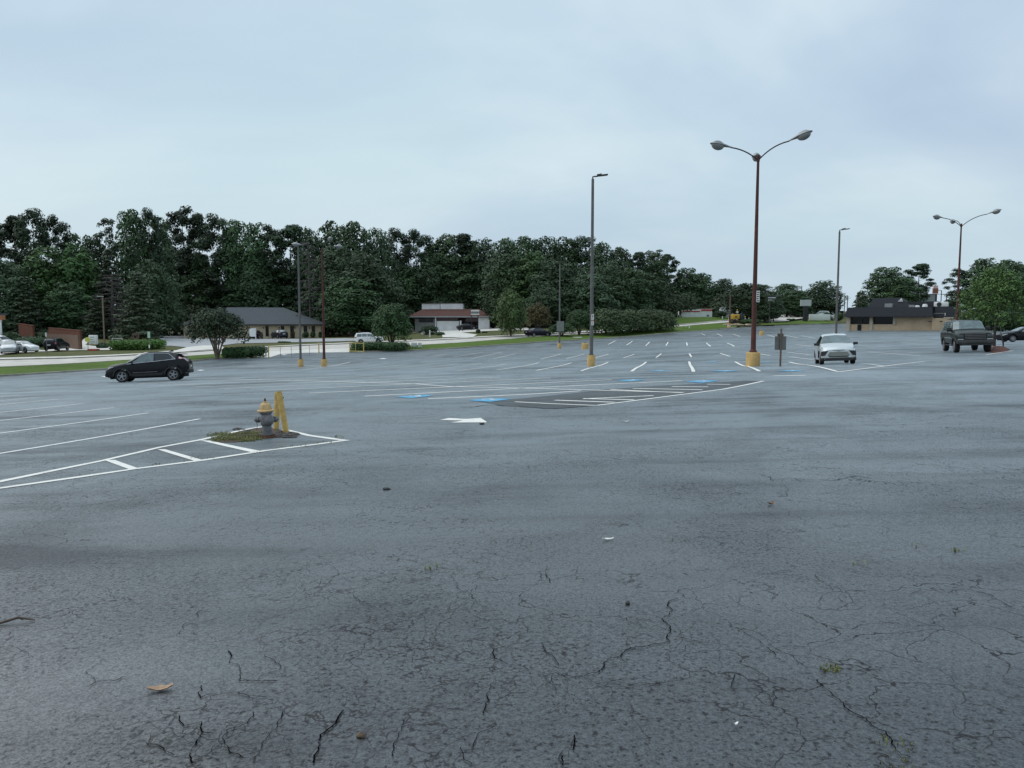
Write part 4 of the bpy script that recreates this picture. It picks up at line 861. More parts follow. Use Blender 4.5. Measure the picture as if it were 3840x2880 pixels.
def wheel_meshes(r,w_,rim_m,sp=5):
    b=MB(); h=w_/2; b.lathe([(r*.62,-h*.9),(r*.9,-h),(r*.97,-h*.8),(r,-h*.5),(r,h*.5),(r*.97,h*.8),(r*.9,h),(r*.64,h*.9),(r*.62,h*.6)],26,'y'); ty=b.mesh('wheel',TYRE,40)
    b=MB(); b.lathe([(r*.68,h*.9),(r*.66,h*1.02),(r*.60,h*1.0),(r*.585,h*.5)],22,'y',cap=False); b.lathe([(r*.15,h*.5),(r*.15,h*.9),(r*.08,h*.95)],12,'y')
    for i in range(sp):
        a=2*math.pi*i/sp; c,s_=math.cos(a),math.sin(a); p=[]
        for rr,ww in ((.1,.10),(.62,.07)):
            for sg in (-1,1): p.append((rr*r*c-sg*ww*r*s_,0,rr*r*s_+sg*ww*r*c))
        y0,y1=h*.7,h*.9; b.add([(q_[0],y,q_[2]) for y in (y0,y1) for q_ in p],[(0,1,3,2),(4,5,7,6),(0,1,5,4),(2,3,7,6),(0,2,6,4),(1,3,7,5)])
    rim=b.mesh('rim',rim_m,40)
    b=MB(); b.lathe([(r*.63,h*.35),(r*.1,h*.36)],18,'y'); dk=b.mesh('brake_disc',UND,40)
    return ty,rim,dk
def vehicle(name,label,cat,S,col,pos,yaw,rim=RIMG,detail=2,glass=GLASS,group=None,wm=None):
    t=thing(name,label,cat,pos,yaw,group); L=Loft(S); L.body().build('body',col,t,32)
    b=MB(); b.box(S['x0']+.25,S['x1']-.25,-S['tr']+.08,S['tr']-.08,S['sill'][len(S['sill'])//2][1]-.06,S['sill'][len(S['sill'])//2][1]+.25); b.build('underbody',UND,t)
    ty,rm,dk=wm or wheel_meshes(S['r'],S.get('ww',.22),rim,S.get('spokes',5))
    for xw in S['wx']:
        for sd_ in (1,-1):
            o=obj('wheel',ty,t,(xw,sd_*(S['tr']),S['r']-.006)); o.rotation_euler=(0,rnd.uniform(0,1) if sd_>0 else 0,0 if sd_>0 else math.pi); obj('rim',rm,o); 
            if detail>1: obj('brake_disc',dk,o)
    if 'ws' in S: L.screen(*S['ws']).build('windshield',S.get('wsm',glass),t,60)
    if 'rs' in S: L.screen(*S['rs'],off=.01).build('rear_window',glass,t,60)
    for wn in S['side']:
        (xa,xb),(xc,xd)=wn[:2]; t0,t1=wn[2:4] if len(wn)>2 else (5.1,5.93); gm=wn[4] if len(wn)>4 else glass
        for sd_ in (1,-1): L.panel(lambda u:xa+(xc-xa)*u,lambda u:xb+(xd-xb)*u,t0,t1,sd_,.008).build('side_window',gm,t,60)
    for nm,key,m in (('headlight','hl',S.get('hlm',HLT)),('tail_light','tl',S.get('tlm',TLT)),('wheel_arch','wa',BLKPL)):
        for pn in S.get(key,[]):
            for sd_ in (1,-1): L.panel(pn[0],pn[1],pn[2],pn[3],sd_,pn[4] if len(pn)>4 else .012,6,3).build(nm,m,t,60)
    if 'arch' in S:
        for xw in S['wx']:
            for sd_ in (1,-1):
                b=MB(); vs=[]; fs=[]; n=18
                for i in range(n+1):
                    a=math.pi*i/n
                    for rr in (S['ra']*.97,S['ra']*1.0+S['arch']):
                        x=xw+math.cos(a)*rr; z=S['r']+math.sin(a)*rr; vs.append((x,sd_*(interp(S['w'],x)*1.0+.012),z))
                for i in range(n): fs.append((2*i,2*i+1,2*i+3,2*i+2))
                m=len(vs); vs+=[(v[0],v[1]-sd_*.06,v[2]) for v in vs]; fs+=[tuple(j+m for j in f)[::-1] for f in fs[:]]
                for i in range(n): fs+=[(2*i+1,2*i+3,m+2*i+3,m+2*i+1),(2*i,2*i+2,m+2*i+2,m+2*i)]
                b.add(vs,fs).build('wheel_arch',BLKPL,t,40)
    if detail>1:
        for (xa,xb) in S.get('doors',[]):
            for sd_ in (1,-1):
                dr=L.panel(xa+.012,xb-.012,2.12,4.97,sd_,.006,6,8).build('door',col,t,40)
                L.panel(xa-.004,xa+.008,2.2,4.97,sd_,.007,1,8).build('shut_line',UND,dr)
                p=L.at(xa+.22,4.45,sd_); b=MB(); b.cbox((p.x,p.y+sd_*.025,p.z),(.2,.03,.035),.01); b.build('handle',S.get('hm',col),dr,40)
    if 'mir' in S:
        for sd_ in (1,-1):
            x=S['mir']; p=L.at(x,5.1,sd_); b=MB(); b.cbox((p.x-.02,p.y+sd_*.13,p.z+S.get('mz',.07)),S.get('ms',(.11,.2,.14)),.04); b.tube([p,(p.x,p.y+sd_*.1,p.z+.03)],.025,6); b.build('side_mirror',S.get('mm',BLKPL),t,40)
    return t,L
def settle(t,S,yaw):      # stand the wheels on the sloping ground
    k_=t.scale[0]; d=Vector((math.cos(yaw),math.sin(yaw),0)); n=Vector((-d.y,d.x,0)); p=t.location.copy(); z=lambda a,b_:g(p.x+d.x*a*k_+n.x*b_*k_,p.y+d.y*a*k_+n.y*b_*k_)
    f,r_=S['wx']; tr=S['tr']; zf,zr=(z(f,tr)+z(f,-tr))/2,(z(r_,tr)+z(r_,-tr))/2; zl,zq=(z(f,tr)+z(r_,tr))/2,(z(f,-tr)+z(r_,-tr))/2
    sl=(zf-zr)/((f-r_)*k_); t.rotation_euler=(math.atan((zl-zq)/(2*tr*k_)),-math.atan(sl),yaw); t.location.z+=zr-r_*k_*sl-g(p.x,p.y)
# --- black crossover crossing the lot (nose towards the left of the picture)
S1=dict(x0=-2.2,x1=2.2,r=.35,ra=.42,wx=(1.31,-1.36),tr=.76,ww=.23,spokes=5,
 top=[(-2.2,1.02),(-2.12,1.18),(-1.85,1.36),(-1.55,1.545),(-1.0,1.64),(-.4,1.675),(.0,1.655),(.3,1.58),(1.05,1.13),(1.5,1.06),(1.9,.98),(2.1,.88),(2.2,.74)],
 belt=[(-2.2,.98),(-1.95,1.22),(-1.5,1.20),(-.5,1.10),(.9,1.02),(1.5,.95),(1.95,.84),(2.2,.68)],
 w=[(-2.2,.68),(-2.0,.83),(-1.5,.895),(-.8,.89),(.8,.89),(1.4,.90),(1.85,.84),(2.1,.70),(2.2,.58)],
 wr=[(-2.2,.55),(-1.9,.58),(-1.5,.6),(-.3,.62),(.3,.64),(1.05,.76),(1.9,.68),(2.2,.46)],
 sill=[(-2.2,.52),(-1.9,.34),(-1.4,.26),(1.3,.26),(1.9,.26),(2.2,.33)],
 ws=(.34,1.02),rs=(-1.98,-1.6),side=[((-1.5,-.42),(-1.12,-.40)),((-.36,.93),(-.36,.34),5.1,5.93,GLASSL)],doors=[(-1.05,-.38),(-.38,.86)],arch=.05,
 hl=[(1.72,2.02,4.5,4.95)],tl=[(-2.13,-1.68,5.15,5.75)],tlm=TLP,mir=.78)
BLACK=paint('black_car_paint',(.003,.0035,.007),.08,.25,0)
p=hit(580,1428); head=R(180+8)
def facing(a,c): p_,q_=hit(*a),hit(*c); return p_.lerp(q_,.5),math.atan2(q_.y-p_.y,q_.x-p_.x)
mid,yw=facing((655,1425.5),(475,1432.5))
suv,L=vehicle('suv','black crossover car driving left across the lot near the grass verge','car',S1,BLACK,mid,yw,RIMG,wm=wheel_meshes(.35,.23,RIMG,5))
settle(suv,S1,yw)
for sd_ in (1,-1):
    b=MB(); top=[L.at(x,5.98,sd_)+Vector((0,sd_*.015,0)) for x in (1.03,.7,.34,0,-.5,-1.0,-1.14,-1.52)]; bot=[L.at(x,5.05,sd_)+Vector((0,sd_*.015,0)) for x in (-1.52,-1.0,-.4,.3,1.03)]
    top[-1]=bot[0]; b.tube(top,.018,6); b.tube(bot,.018,6); b.build('window_trim',CHR,suv,50)
    b=MB(); x=2.03; b.cbox((2.0,sd_*.60,.70),(.16,.16,.26),.03); b.build('fog_lamp_housing',CHR if False else BLKPL,suv,40)
    b=MB(); b.cbox((2.08,sd_*.60,.68),(.05,.10,.18),.02); b.build('fog_lamp',HLT,suv,40)
    L.panel(1.0,-1.0,2.15,2.5,sd_,.02).build('sill_cladding',BLKPL,suv,50); L.panel(.75,-.55,2.62,2.72,sd_,.014).build('door_moulding',CHR if False else GREYST,suv,50)
b=MB(); b.cbox((2.17,0,.42),(.1,1.3,.2),.04); b.build('front_bumper',BLKPL,suv,40)
b=MB(); b.cbox((2.19,0,.68),(.06,.9,.16),.03); b.build('grille',BLKPL,suv,40)
b=MB(); b.cbox((-2.16,0,.52),(.14,1.5,.22),.05); b.build('rear_bumper',BLKPL,suv,40)
b=MB(); b.cbox((-2.19,0,.80),(.04,.5,.12),.01); b.build('number_plate',PLATEW,suv,40)
b=MB(); b.cbox((-1.78,0,1.50),(.34,1.15,.035),.015); b.build('spoiler',BLACK,suv,40)
b=MB(); b.add([(-1.0,-.02,1.65),(-1.3,-.02,1.645),(-1.28,-.01,1.75),(-1.2,-.01,1.73),(-1.0,.02,1.65),(-1.3,.02,1.645),(-1.28,.01,1.75),(-1.2,.01,1.73)],[(0,1,2,3),(4,7,6,5),(0,3,7,4),(1,5,6,2),(2,6,7,3)]); b.build('antenna',BLACK,suv)
# --- silver electric hatchback facing the camera
S2_=dict(x0=-2.07,x1=2.07,r=.335,ra=.40,wx=(1.27,-1.33),tr=.745,ww=.21,spokes=5,
 top=[(-2.07,1.0),(-1.95,1.3),(-1.6,1.52),(-1.0,1.595),(-.3,1.61),(.2,1.58),(.5,1.50),(1.25,1.08),(1.7,.98),(1.95,.88),(2.07,.76)],
 belt=[(-2.07,.95),(-1.7,1.08),(-.5,1.0),(.9,.95),(1.4,.93),(1.85,.84),(2.07,.70)],
 w=[(-2.07,.70),(-1.8,.85),(-1.2,.885),(.9,.88),(1.4,.87),(1.8,.82),(2.0,.74),(2.07,.66)],
 wr=[(-2.07,.5),(-1.6,.56),(-.3,.60),(.45,.60),(.8,.70),(1.25,.79),(1.9,.72),(2.07,.52)],
 sill=[(-2.07,.45),(-1.8,.30),(-1.2,.24),(1.2,.24),(1.8,.22),(2.07,.26)],
 ws=(.50,1.2,6.12),wsm=GLASSL,rs=(-1.95,-1.65),side=[((-1.5,-.42),(-1.2,-.42)),((-.36,1.0),(-.36,.48))],doors=[(-1.05,-.40),(-.38,.82)],arch=.0,
 hl=[(1.62,1.93,4.92,5.25)],hlm=mat('dark_headlamp',(.04,.045,.05),.2,var=.2,coat=.5),tl=[(-2.0,-1.8,4.6,5.6)],mir=.86,mz=.08,ms=(.12,.24,.13))
SILV=paint('silver_car_paint',(.62,.66,.67),.7,.35,.35)
fp=hit(3143,1366.5)
bolt,L=vehicle('hatchback','silver compact hatchback parked facing the camera in a hatched bay','car',S2_,SILV,(0,0,0),0,RIMG)
YB=R(-107); bolt.rotation_euler=(0,0,YB)
d=Vector((math.cos(YB),math.sin(YB),0)); c=fp-d*1.75; bolt.location=(c.x,c.y,g(c.x,c.y)+.01); settle(bolt,S2_,YB)
def front_poly(par,name,poly,x,m,th=.02):   # a plate on the nose: outline in (y,z)
    b=MB(); n=len(poly); b.add([(x-.05,y,z) for y,z in poly]+[(x+th,y*.985,z) for y,z in poly],[tuple(range(n)),tuple(range(n,2*n))[::-1]]+[(i,(i+1)%n,n+(i+1)%n,n+i) for i in range(n)]); return b.build(name,m,par,30)
front_poly(bolt,'grille',[(-.40,.64),(.40,.64),(.52,.47),(.48,.42),(-.48,.42),(-.52,.47)],2.085,mat('grey_grille',(.22,.23,.21),.5,.2,var=.1))
front_poly(bolt,'lower_intake',[(-.49,.425),(.49,.425),(.44,.375),(-.44,.375)],2.09,BLKPL); front_poly(bolt,'front_lip',[(-.68,.345),(.68,.345),(.64,.19),(-.64,.19)],2.085,BLKPL)
front_poly(bolt,'emblem',[(-.06,.705),(.06,.705),(.08,.69),(.05,.675),(-.05,.675),(-.08,.69)],2.09,mat('dark_emblem',(.06,.06,.05),.3,.6))
for sd_ in (1,-1):
    b=MB(); pts=[(2.05,sd_*.46,.70),(2.01,sd_*.70,.69),(1.90,sd_*.80,.66),(1.90,sd_*.81,.45),(2.04,sd_*.62,.45)]; o=[Vector(p_) for p_ in pts]; b.add([p_+Vector((.05,sd_*.03,0)) for p_ in o]+[p_-Vector((.1,0,0)) for p_ in o],[(0,1,2,3,4),(9,8,7,6,5)]+[(i,(i+1)%5,5+(i+1)%5,5+i) for i in range(5)]); b.build('lamp_pocket',BLKPL,bolt,30)
    b=MB(); b.cbox((2.06,sd_*.66,.50),(.05,.07,.04),.015); b.build('fog_lamp',GREYST,bolt,40); b=MB(); b.cbox((1.93,sd_*.74,.27),(.22,.20,.16),.04); b.build('lower_corner',BLKPL,bolt,40)
    b=MB(); b.tube([(2.10,sd_*.44,.68),(2.11,sd_*.60,.47),(2.02,sd_*.72,.36)],.022,6); b.build('bumper_blade',SILV,bolt,40)
    b=MB(); b.tube([(2.085,sd_*.02,.70),(2.05,sd_*.40,.735),(1.95,sd_*.66,.80),(1.82,sd_*.76,.85)],.013,6); b.build('bonnet_edge',BLKPL,bolt,40)
# --- dark green full-size truck with a black grille
S3=dict(x0=-2.85,x1=2.85,r=.41,ra=.50,wx=(1.85,-1.62),tr=.83,ww=.28,spokes=5,
 top=[(-2.85,1.85),(-2.7,1.95),(-1.5,2.0),(.2,1.99),(.5,1.93),(1.15,1.38),(1.6,1.36),(2.5,1.29),(2.7,1.24),(2.85,1.18)],
 belt=[(-2.85,1.28),(1.1,1.28),(2.4,1.20),(2.85,1.12)],
 w=[(-2.85,.94),(-2.6,1.0),(2.2,1.0),(2.65,.98),(2.85,.93)],
 wr=[(-2.85,.74),(-2,.78),(.4,.78),(1.15,.90),(2.6,.86),(2.85,.80)],
 sill=[(-2.85,.62),(-2.3,.55),(2.3,.55),(2.85,.60)],
 ws=(.50,1.08,6.1),wsm=GLASSL,rs=(-2.83,-2.74),side=[((-2.65,-1.4),(-2.5,-1.4)),((-1.3,-.35),(-1.3,-.35)),((-.25,1.0),(-.25,.48))],doors=[(-1.1,-.3),(-.3,.95)],arch=.07,
 tl=[(-2.84,-2.7,3.6,5.0)],mir=.85,mz=.12,ms=(.14,.28,.26))
for q_ in S3['side']: pass
S3['side']=[s_+(5.1,5.9,GLASSL) for s_ in S3['side']]
DGR=paint('dark_green_truck_paint',(.013,.017,.013),.12,.35,.1)
fp=hit(3648,1322)
truck,L=vehicle('truck','dark green full size truck parked beside the mulched tree island','truck',S3,DGR,(0,0,0),0,RIMG,wm=wheel_meshes(.41,.28,RIMG,6))
YT=R(-110); truck.rotation_euler=(0,0,YT); d=Vector((math.cos(YT),math.sin(YT),0)); c=fp-d*2.3; truck.location=(c.x,c.y,g(c.x,c.y)+.01); truck.scale=(1.06,)*3; settle(truck,S3,YT)
front_poly(truck,'grille',[(-.56,1.16),(.56,1.16),(.60,.80),(-.60,.80)],2.87,BLKPL)
for i in range(4): b=MB(); z=.85+.095*i; b.cbox((2.90,0,z),(.03,1.12,.035),.01); b.build('grille_bar',mat('tarnished_bar',(.17,.16,.16),.5,.5),truck,40)
for sd_ in (1,-1):
    b=MB(); b.cbox((2.80,sd_*.765,1.0),(.14,.31,.25),.03); b.build('headlight',mat('dull_headlamp',(.05,.06,.06),.25,var=.2),truck,40); b=MB(); b.cbox((2.82,sd_*.77,.825),(.14,.31,.06),.02); b.build('indicator',HLT,truck,40)
    L.panel(1.3,-1.05,2.9,3.02,sd_,.012).build('side_moulding',CHR,truck,40); L.panel(1.1,-2.6,5.0,5.06,sd_,.012).build('belt_trim',CHR,truck,40)
    b=MB(); b.box(-1.05,1.25,sd_*.96-.08,sd_*.96+.08,.42,.48); b.build('side_step',BLKPL,truck)
b=MB(); b.cbox((2.92,0,.66),(.2,1.98,.24),.05); b.cbox((2.90,0,.50),(.12,1.7,.10),.03); b.build('front_bumper',mat('dull_bumper',(.055,.055,.055),.5,.4,var=.3),truck,40)
b=MB(); b.tube([(-2.3,.62,2.06),(-1,.66,2.10),(.1,.64,2.07)],.02,6); b.tube([(-2.3,-.62,2.06),(-1,-.66,2.10),(.1,-.64,2.07)],.02,6); b.build('roof_rack',BLKPL,truck,40)
# --- simpler cars further off
SED=dict(x0=-2.35,x1=2.35,r=.33,ra=.385,wx=(1.38,-1.38),tr=.77,ww=.21,spokes=7,
 top=[(-2.35,.92),(-2.2,1.0),(-1.7,1.06),(-1.0,1.36),(-.4,1.45),(.2,1.43),(1.05,1.02),(1.7,.93),(2.2,.78),(2.35,.66)],belt=[(-2.35,.88),(-1.6,1.0),(.9,.92),(1.6,.86),(2.35,.6)],
 w=[(-2.35,.66),(-2.1,.82),(-1.4,.9),(1.4,.9),(2.0,.80),(2.35,.58)],wr=[(-2.35,.5),(-1.6,.72),(-.9,.58),(.2,.58),(1.05,.76),(2.35,.44)],sill=[(-2.35,.42),(-2,.26),(-1.4,.2),(1.4,.2),(2.35,.25)],
 ws=(.24,1.0),rs=(-1.65,-1.02),side=[((-1.35,-.35),(-.95,-.35)),((-.28,.85),(-.28,.26))],doors=[(-1.0,-.32),(-.32,.8)],hl=[(1.85,2.22,4.4,5.0)],tl=[(-2.32,-2.0,4.3,4.95)],mir=.78,mm=BLKPL)
HAT=dict(x0=-2.1,x1=2.1,r=.32,ra=.38,wx=(1.27,-1.27),tr=.75,ww=.2,spokes=6,
 top=[(-2.1,1.0),(-1.95,1.15),(-1.5,1.42),(-.8,1.50),(.1,1.48),(.95,1.05),(1.5,.96),(1.95,.82),(2.1,.68)],belt=[(-2.1,.95),(-1.5,1.02),(.8,.94),(1.5,.88),(2.1,.62)],
 w=[(-2.1,.68),(-1.85,.83),(-1.2,.88),(1.3,.88),(1.8,.8),(2.1,.58)],wr=[(-2.1,.52),(-1.5,.56),(.1,.58),(.95,.74),(2.1,.44)],sill=[(-2.1,.42),(-1.8,.26),(-1.2,.2),(1.3,.2),(2.1,.25)],
 ws=(.14,.9),rs=(-1.93,-1.53),side=[((-1.45,-.4),(-1.15,-.4)),((-.33,.75),(-.33,.16))],doors=[(-1.0,-.36),(-.36,.7)],hl=[(1.62,1.98,4.4,5.0)],tl=[(-2.07,-1.8,4.2,5.1)],mir=.7)
SUV=dict(x0=-2.35,x1=2.35,r=.37,ra=.44,wx=(1.42,-1.42),tr=.79,ww=.23,spokes=6,
 top=[(-2.35,1.3),(-2.25,1.55),(-2.05,1.74),(-1.0,1.80),(.0,1.78),(.35,1.68),(1.0,1.2),(1.6,1.12),(2.2,1.0),(2.35,.88)],belt=[(-2.35,1.12),(.9,1.1),(1.6,1.03),(2.35,.8)],
 w=[(-2.35,.78),(-2.1,.91),(1.6,.92),(2.1,.86),(2.35,.7)],wr=[(-2.35,.6),(-1.8,.64),(.2,.66),(1.0,.8),(2.35,.6)],sill=[(-2.35,.5),(-2,.34),(2,.33),(2.35,.36)],
 ws=(.38,.95),rs=(-2.32,-2.1),side=[((-2.1,-1.25),(-1.95,-1.25)),((-1.18,-.4),(-1.18,-.4)),((-.33,.85),(-.33,.36))],doors=[(-1.1,-.36),(-.36,.8)],hl=[(1.95,2.28,4.3,5.0)],tl=[(-2.33,-2.12,3.7,5.2)],mir=.78)
WMS={id(SED):wheel_meshes(.33,.21,RIMG,7),id(HAT):wheel_meshes(.32,.2,RIMG,6),id(SUV):wheel_meshes(.37,.23,RIMG,6)}
WHITE=paint('white_car_paint',(.72,.73,.74),.6,.35,0); NAVY=paint('navy_car_paint',(.010,.013,.025),.3,.3,0); CHAR=paint('charcoal_car_paint',(.020,.022,.030),.2,.35,.1); SIL2=paint('grey_silver_car_paint',(.38,.40,.43),.7,.35,.4); PUR=paint('dark_violet_car_paint',(.008,.006,.018),.1,.3,0)
def car(name,label,S,col,src,deg,off=.16,glass=GLASS,cat='car',detail=2,scale=1.0,Y=None,group=None):
    p=hit(*src) if Y is None else gat(src[0],Y); t,L=vehicle(name,label,cat,S,col,(p.x,p.y,p.z+off),R(deg),RIMG,detail,glass,group,WMS[id(S)])
    t.scale=(scale,)*3; settle(t,S,R(deg)); return t,L
def back_plate(t,x,z): b=MB(); b.cbox((x,0,z),(.03,.42,.13),.01); b.build('number_plate',PLATEW,t,30)
t,_=car('sedan','black sedan parked at the right edge of the picture behind the tree island',SED,BLACK,(3840,1283),172,.02,GLASSL)
t,_=car('sedan','dark violet car driving away along the street behind the grass verge',SED,PUR,(2017,1262),33,.05,scale=1.05); back_plate(t,-2.36,.75)
t,_=car('estate_car','white estate car driving right along the street behind the low hedge',SUV,WHITE,(1385,1288),14,.04,GLASSL,scale=.98)
t,_=car('hatchback','dark grey hatchback parked at the wall of the beige building',HAT,CHAR,(1048,1273),128,.2,GLASSL,scale=1.18); back_plate(t,-2.1,.78)
t,_=car('hatchback','black car half hidden by the street tree at the beige building',HAT,BLACK,(961,1274),95,.2,scale=1.12); back_plate(t,-2.1,.78)
t,_=car('sedan','black car parked under the canopy of the white walled building',SED,BLACK,(1752,0),16,.2,Y=173.5)
t,_=car('hatchback','silver grey car at the left edge with a dark front end',HAT,SIL2,(38,1329),-62,.2,GLASSL,scale=1.06)
t,_=car('hatchback','white car with its nose to the right parked at the left',HAT,WHITE,(92,1326),-22,.2,GLASSL)
t,_=car('suv','white vehicle roof showing behind the silver grey car at the left edge',SUV,WHITE,(5,1316),-10,.2,Y=113)
t,_=car('suv','black sport utility car parked tail to the street before the green bushes',SUV,BLACK,(214,1320),97,.2); back_plate(t,-2.36,.85)
# ------------------------------------------------------------------ buildings
def brickmat(name,c1,c2,mortar,sx=1.0):
    m,t,b=nt(name); k=T(t); co=k.n('TexCoord').outputs['Object']
    sp=k.n('SeparateXYZ'); k.l(co,sp.inputs[0]); cx=k.n('CombineXYZ'); k.l(k.math('ADD',sp.outputs[0],sp.outputs[1]),cx.inputs[0]); k.l(sp.outputs[2],cx.inputs[1])
    br=k.n('TexBrick'); br.inputs['Scale'].default_value=1; br.inputs['Brick Width'].default_value=.4*sx; br.inputs['Row Height'].default_value=.13*sx; br.inputs['Mortar Size'].default_value=.012
    br.inputs['Color1'].default_value=(*c1,1); br.inputs['Color2'].default_value=(*c2,1); br.inputs['Mortar'].default_value=(*mortar,1); k.l(cx.outputs[0],br.inputs['Vector'])
    c=k.mix(k.ramp(k.noise(co,.7,5,.6),[(.4,0.0),(.7,.4)]),br.outputs[0],tuple(x*.55 for x in c1)); k.l(c,b.inputs['Base Color']); b.inputs['Roughness'].default_value=.9; b.inputs['Specular IOR Level'].default_value=.2
    k.bump(br.outputs[1],.3,.02,b); return m
def shingle(name,c,row=.3):
    m,t,b=nt(name); k=T(t); co=k.n('TexCoord').outputs['Object']
    wv=k.n('TexWave',wave_type='BANDS',bands_direction='Z'); wv.inputs['Scale'].default_value=1/row*.5; wv.inputs['Distortion'].default_value=1.5; k.l(co,wv.inputs['Vector'])
    n=k.noise(co,2.5,5,.7); col=k.ramp(n,[(.3,tuple(x*.75 for x in c)),(.7,tuple(x*1.25 for x in c))]); col=k.mix(.35,col,k.ramp(wv.outputs[0],[(.2,.6),(.6,1.0)]),'MULTIPLY')
    k.l(col,b.inputs['Base Color']); b.inputs['Roughness'].default_value=.85; k.bump(wv.outputs[0],.4,.03,b); return m
BEIGE=brickmat('beige_brick',(.62,.50,.35),(.68,.56,.40),(.56,.47,.37)); TANB=brickmat('tan_brick',(.52,.39,.26),(.58,.44,.30),(.48,.39,.29)); REDB=brickmat('red_brick',(.13,.042,.028),(.17,.058,.036),(.15,.10,.075))
SLATE=shingle('slate_grey_shingles',(.068,.080,.092)); BROWNR=shingle('brown_shingles',(.10,.038,.028)); BLACKR=shingle('black_shingles',(.009,.012,.018))
WHW=mat('white_wall',(.84,.84,.84),.8,var=.07,scale=.6,dirt=(.5,.5,.49),dscale=.5,damt=.4); GREYW=mat('grey_wall',(.20,.205,.2),.85,var=.15); DKW=mat('dark_window',(.006,.007,.009),.12,var=.2,spec=.3); FASC=mat('grey_fascia',(.30,.31,.32),.6,var=.1); DFA=mat('dark_fascia',(.016,.018,.023),.6,var=.15); BRF=mat('brown_frame',(.06,.045,.035),.7,var=.2); SILL=mat('pale_trim',(.45,.40,.33),.8,var=.1); GALV=mat('galvanised_unit',(.30,.31,.31),.5,.3,var=.2,dirt=(.2,.19,.18),dscale=1)
def frame(name,label,cat,xl,xr,Y,dy=0.0,off=.1,Yr=None):
    a=gat(xl,Y); c=gat(xr,Yr or Y); d=c-a; z=min(a.z,c.z)+off; t=thing(name,label,cat,(a.x,a.y,z),math.atan2(d.y,d.x)); return t,math.hypot(d.x,d.y),z
def slab(t,name,m,*boxes,smooth=None):
    b=MB(); [b.box(*q_) for q_ in boxes]; return b.build(name,m,t,smooth)
def window(t,x0,x1,z0,z1,y=-.0,fm=BRF,gm=DKW):
    f=slab(t,'window',fm,(x0-.06,x1+.06,y-.05,y+.02,z1,z1+.07),(x0-.06,x1+.06,y-.05,y+.02,z0-.07,z0),(x0-.06,x0,y-.05,y+.02,z0,z1),(x1,x1+.06,y-.05,y+.02,z0,z1),((x0+x1)/2-.02,(x0+x1)/2+.02,y-.045,y+.02,z0,z1))
    slab(f,'pane',gm,(x0,x1,y-.02,y+.01,z0,z1)); return f
def hip(t,name,m,x0,x1,y0,y1,z0,z1,inset,insy=None,th=.12):
    iy=insy if insy is not None else (y1-y0)/2-.01
    v=[(x0,y0,z0),(x1,y0,z0),(x1,y1,z0),(x0,y1,z0),(x0+inset,y0+iy,z1),(x1-inset,y0+iy,z1),(x1-inset,y1-iy,z1),(x0+inset,y1-iy,z1)]
    return MB().add(v,[(0,3,2,1),(0,1,5,4),(1,2,6,5),(2,3,7,6),(3,0,4,7),(4,5,6,7)]).build(name,m,t)
# beige brick house with the slate hip roof
Yb=156; t,Lb,zb=frame('brick_house','beige brick single storey building with a slate grey hip roof behind the street','building',690,1214,152,Yr=160)
he=zat(1219,Yb)-zb; hr=zat(1153,Yb+9)-zb; m_=Lb/(1214-690)
slab(t,'wall',BEIGE,(0,Lb,0,17,-.6,he+.02))
hip(t,'roof',SLATE,-.7,Lb+.8,-.9,17.9,he+.16,hr,8.6); slab(t,'fascia',DFA,(-.72,Lb+.82,-.92,-.80,he-.06,he+.158),(Lb+.72,Lb+.82,-.80,17.8,he-.06,he+.158),(-.72,-.62,-.80,17.8,he-.06,he+.158)); slab(t,'soffit',SILL,(-.6,Lb+.7,-.78,-.01,he-.03,he+.01))
X=lambda sx:(sx-690)*m_
for (a,c,z0) in ((991,1001,.35),(1050,1060,.95),(1137,1149,.95),(1168,1180,.95)): window(t,X(a),X(c),z0,he-.25)
b=slab(t,'door',BRF,(X(1084),X(1098),-.05,.02,-.1,he-.2)); slab(b,'pane',DKW,(X(1086),X(1096),-.065,-.051,.5,he-.5))
slab(t,'door',BRF,(X(720),X(733),-.06,.02,-.1,he-.2)); 
for a in (983,1042,1102,1159): slab(t,'wall_lamp',BLKPL,(X(a)-.08,X(a)+.08,-.16,-.002,he-.75,he-.4))
slab(t,'drainpipe',BRF,(X(1205),X(1205)+.1,-.12,-.002,0,he-.1))
p=gat(948,Yb-12,.2); t=thing('notice_board','blank white notice board standing in the car park beside the street tree','sign',p,R(3)); b=MB(); b.cbox((0,0,1.35),(1.15,.12,1.55),.02); b.build('board',WHP,t); slab(t,'stand',WHP,(.5,.62,-.06,.06,-.2,2.2))
# white walled building with a clerestory box on a brown roof
Yw=178; t,Lw,zw=frame('white_house','white walled low building with a brown roof and a white box on top','building',1560,1836,Yw); m_=mpp(Yw); X=lambda sx:(sx-1560)*m_
he=zat(1190,Yw)-zw; hr=zat(1160,Yw+6)-zw; ht=zat(1137.5,Yw+6)-zw
[slab(t,n_,WHW,b_) for n_,b_ in (('column',(X(1632),X(1636),.0,.25,-.4,he)),('wall',(X(1638),X(1721),.3,.5,-.4,zat(1204,Yw)-zw)),('column',(X(1724),X(1730),.1,.35,-.4,zat(1204,Yw)-zw+.1)),('wall',(X(1793),X(1835),.2,.45,-.4,he-.1)))]
slab(t,'side_wall',GREYW,(X(1556),X(1631),.2,.4,-.4,he-.3)); slab(t,'inner_wall',mat('dark_brown_wall',(.05,.035,.03),.8,var=.2),(X(1560),X(1834),3.2,9,-.4,he-.04)); slab(t,'clerestory_band',mat('brown_glass_band',(.05,.022,.022),.3,var=.3),(X(1640),X(1716),.36,.44,zat(1204,Yw)-zw+.02,he-.08),(X(1746),X(1792),.36,.44,zat(1206,Yw)-zw,he-.08))
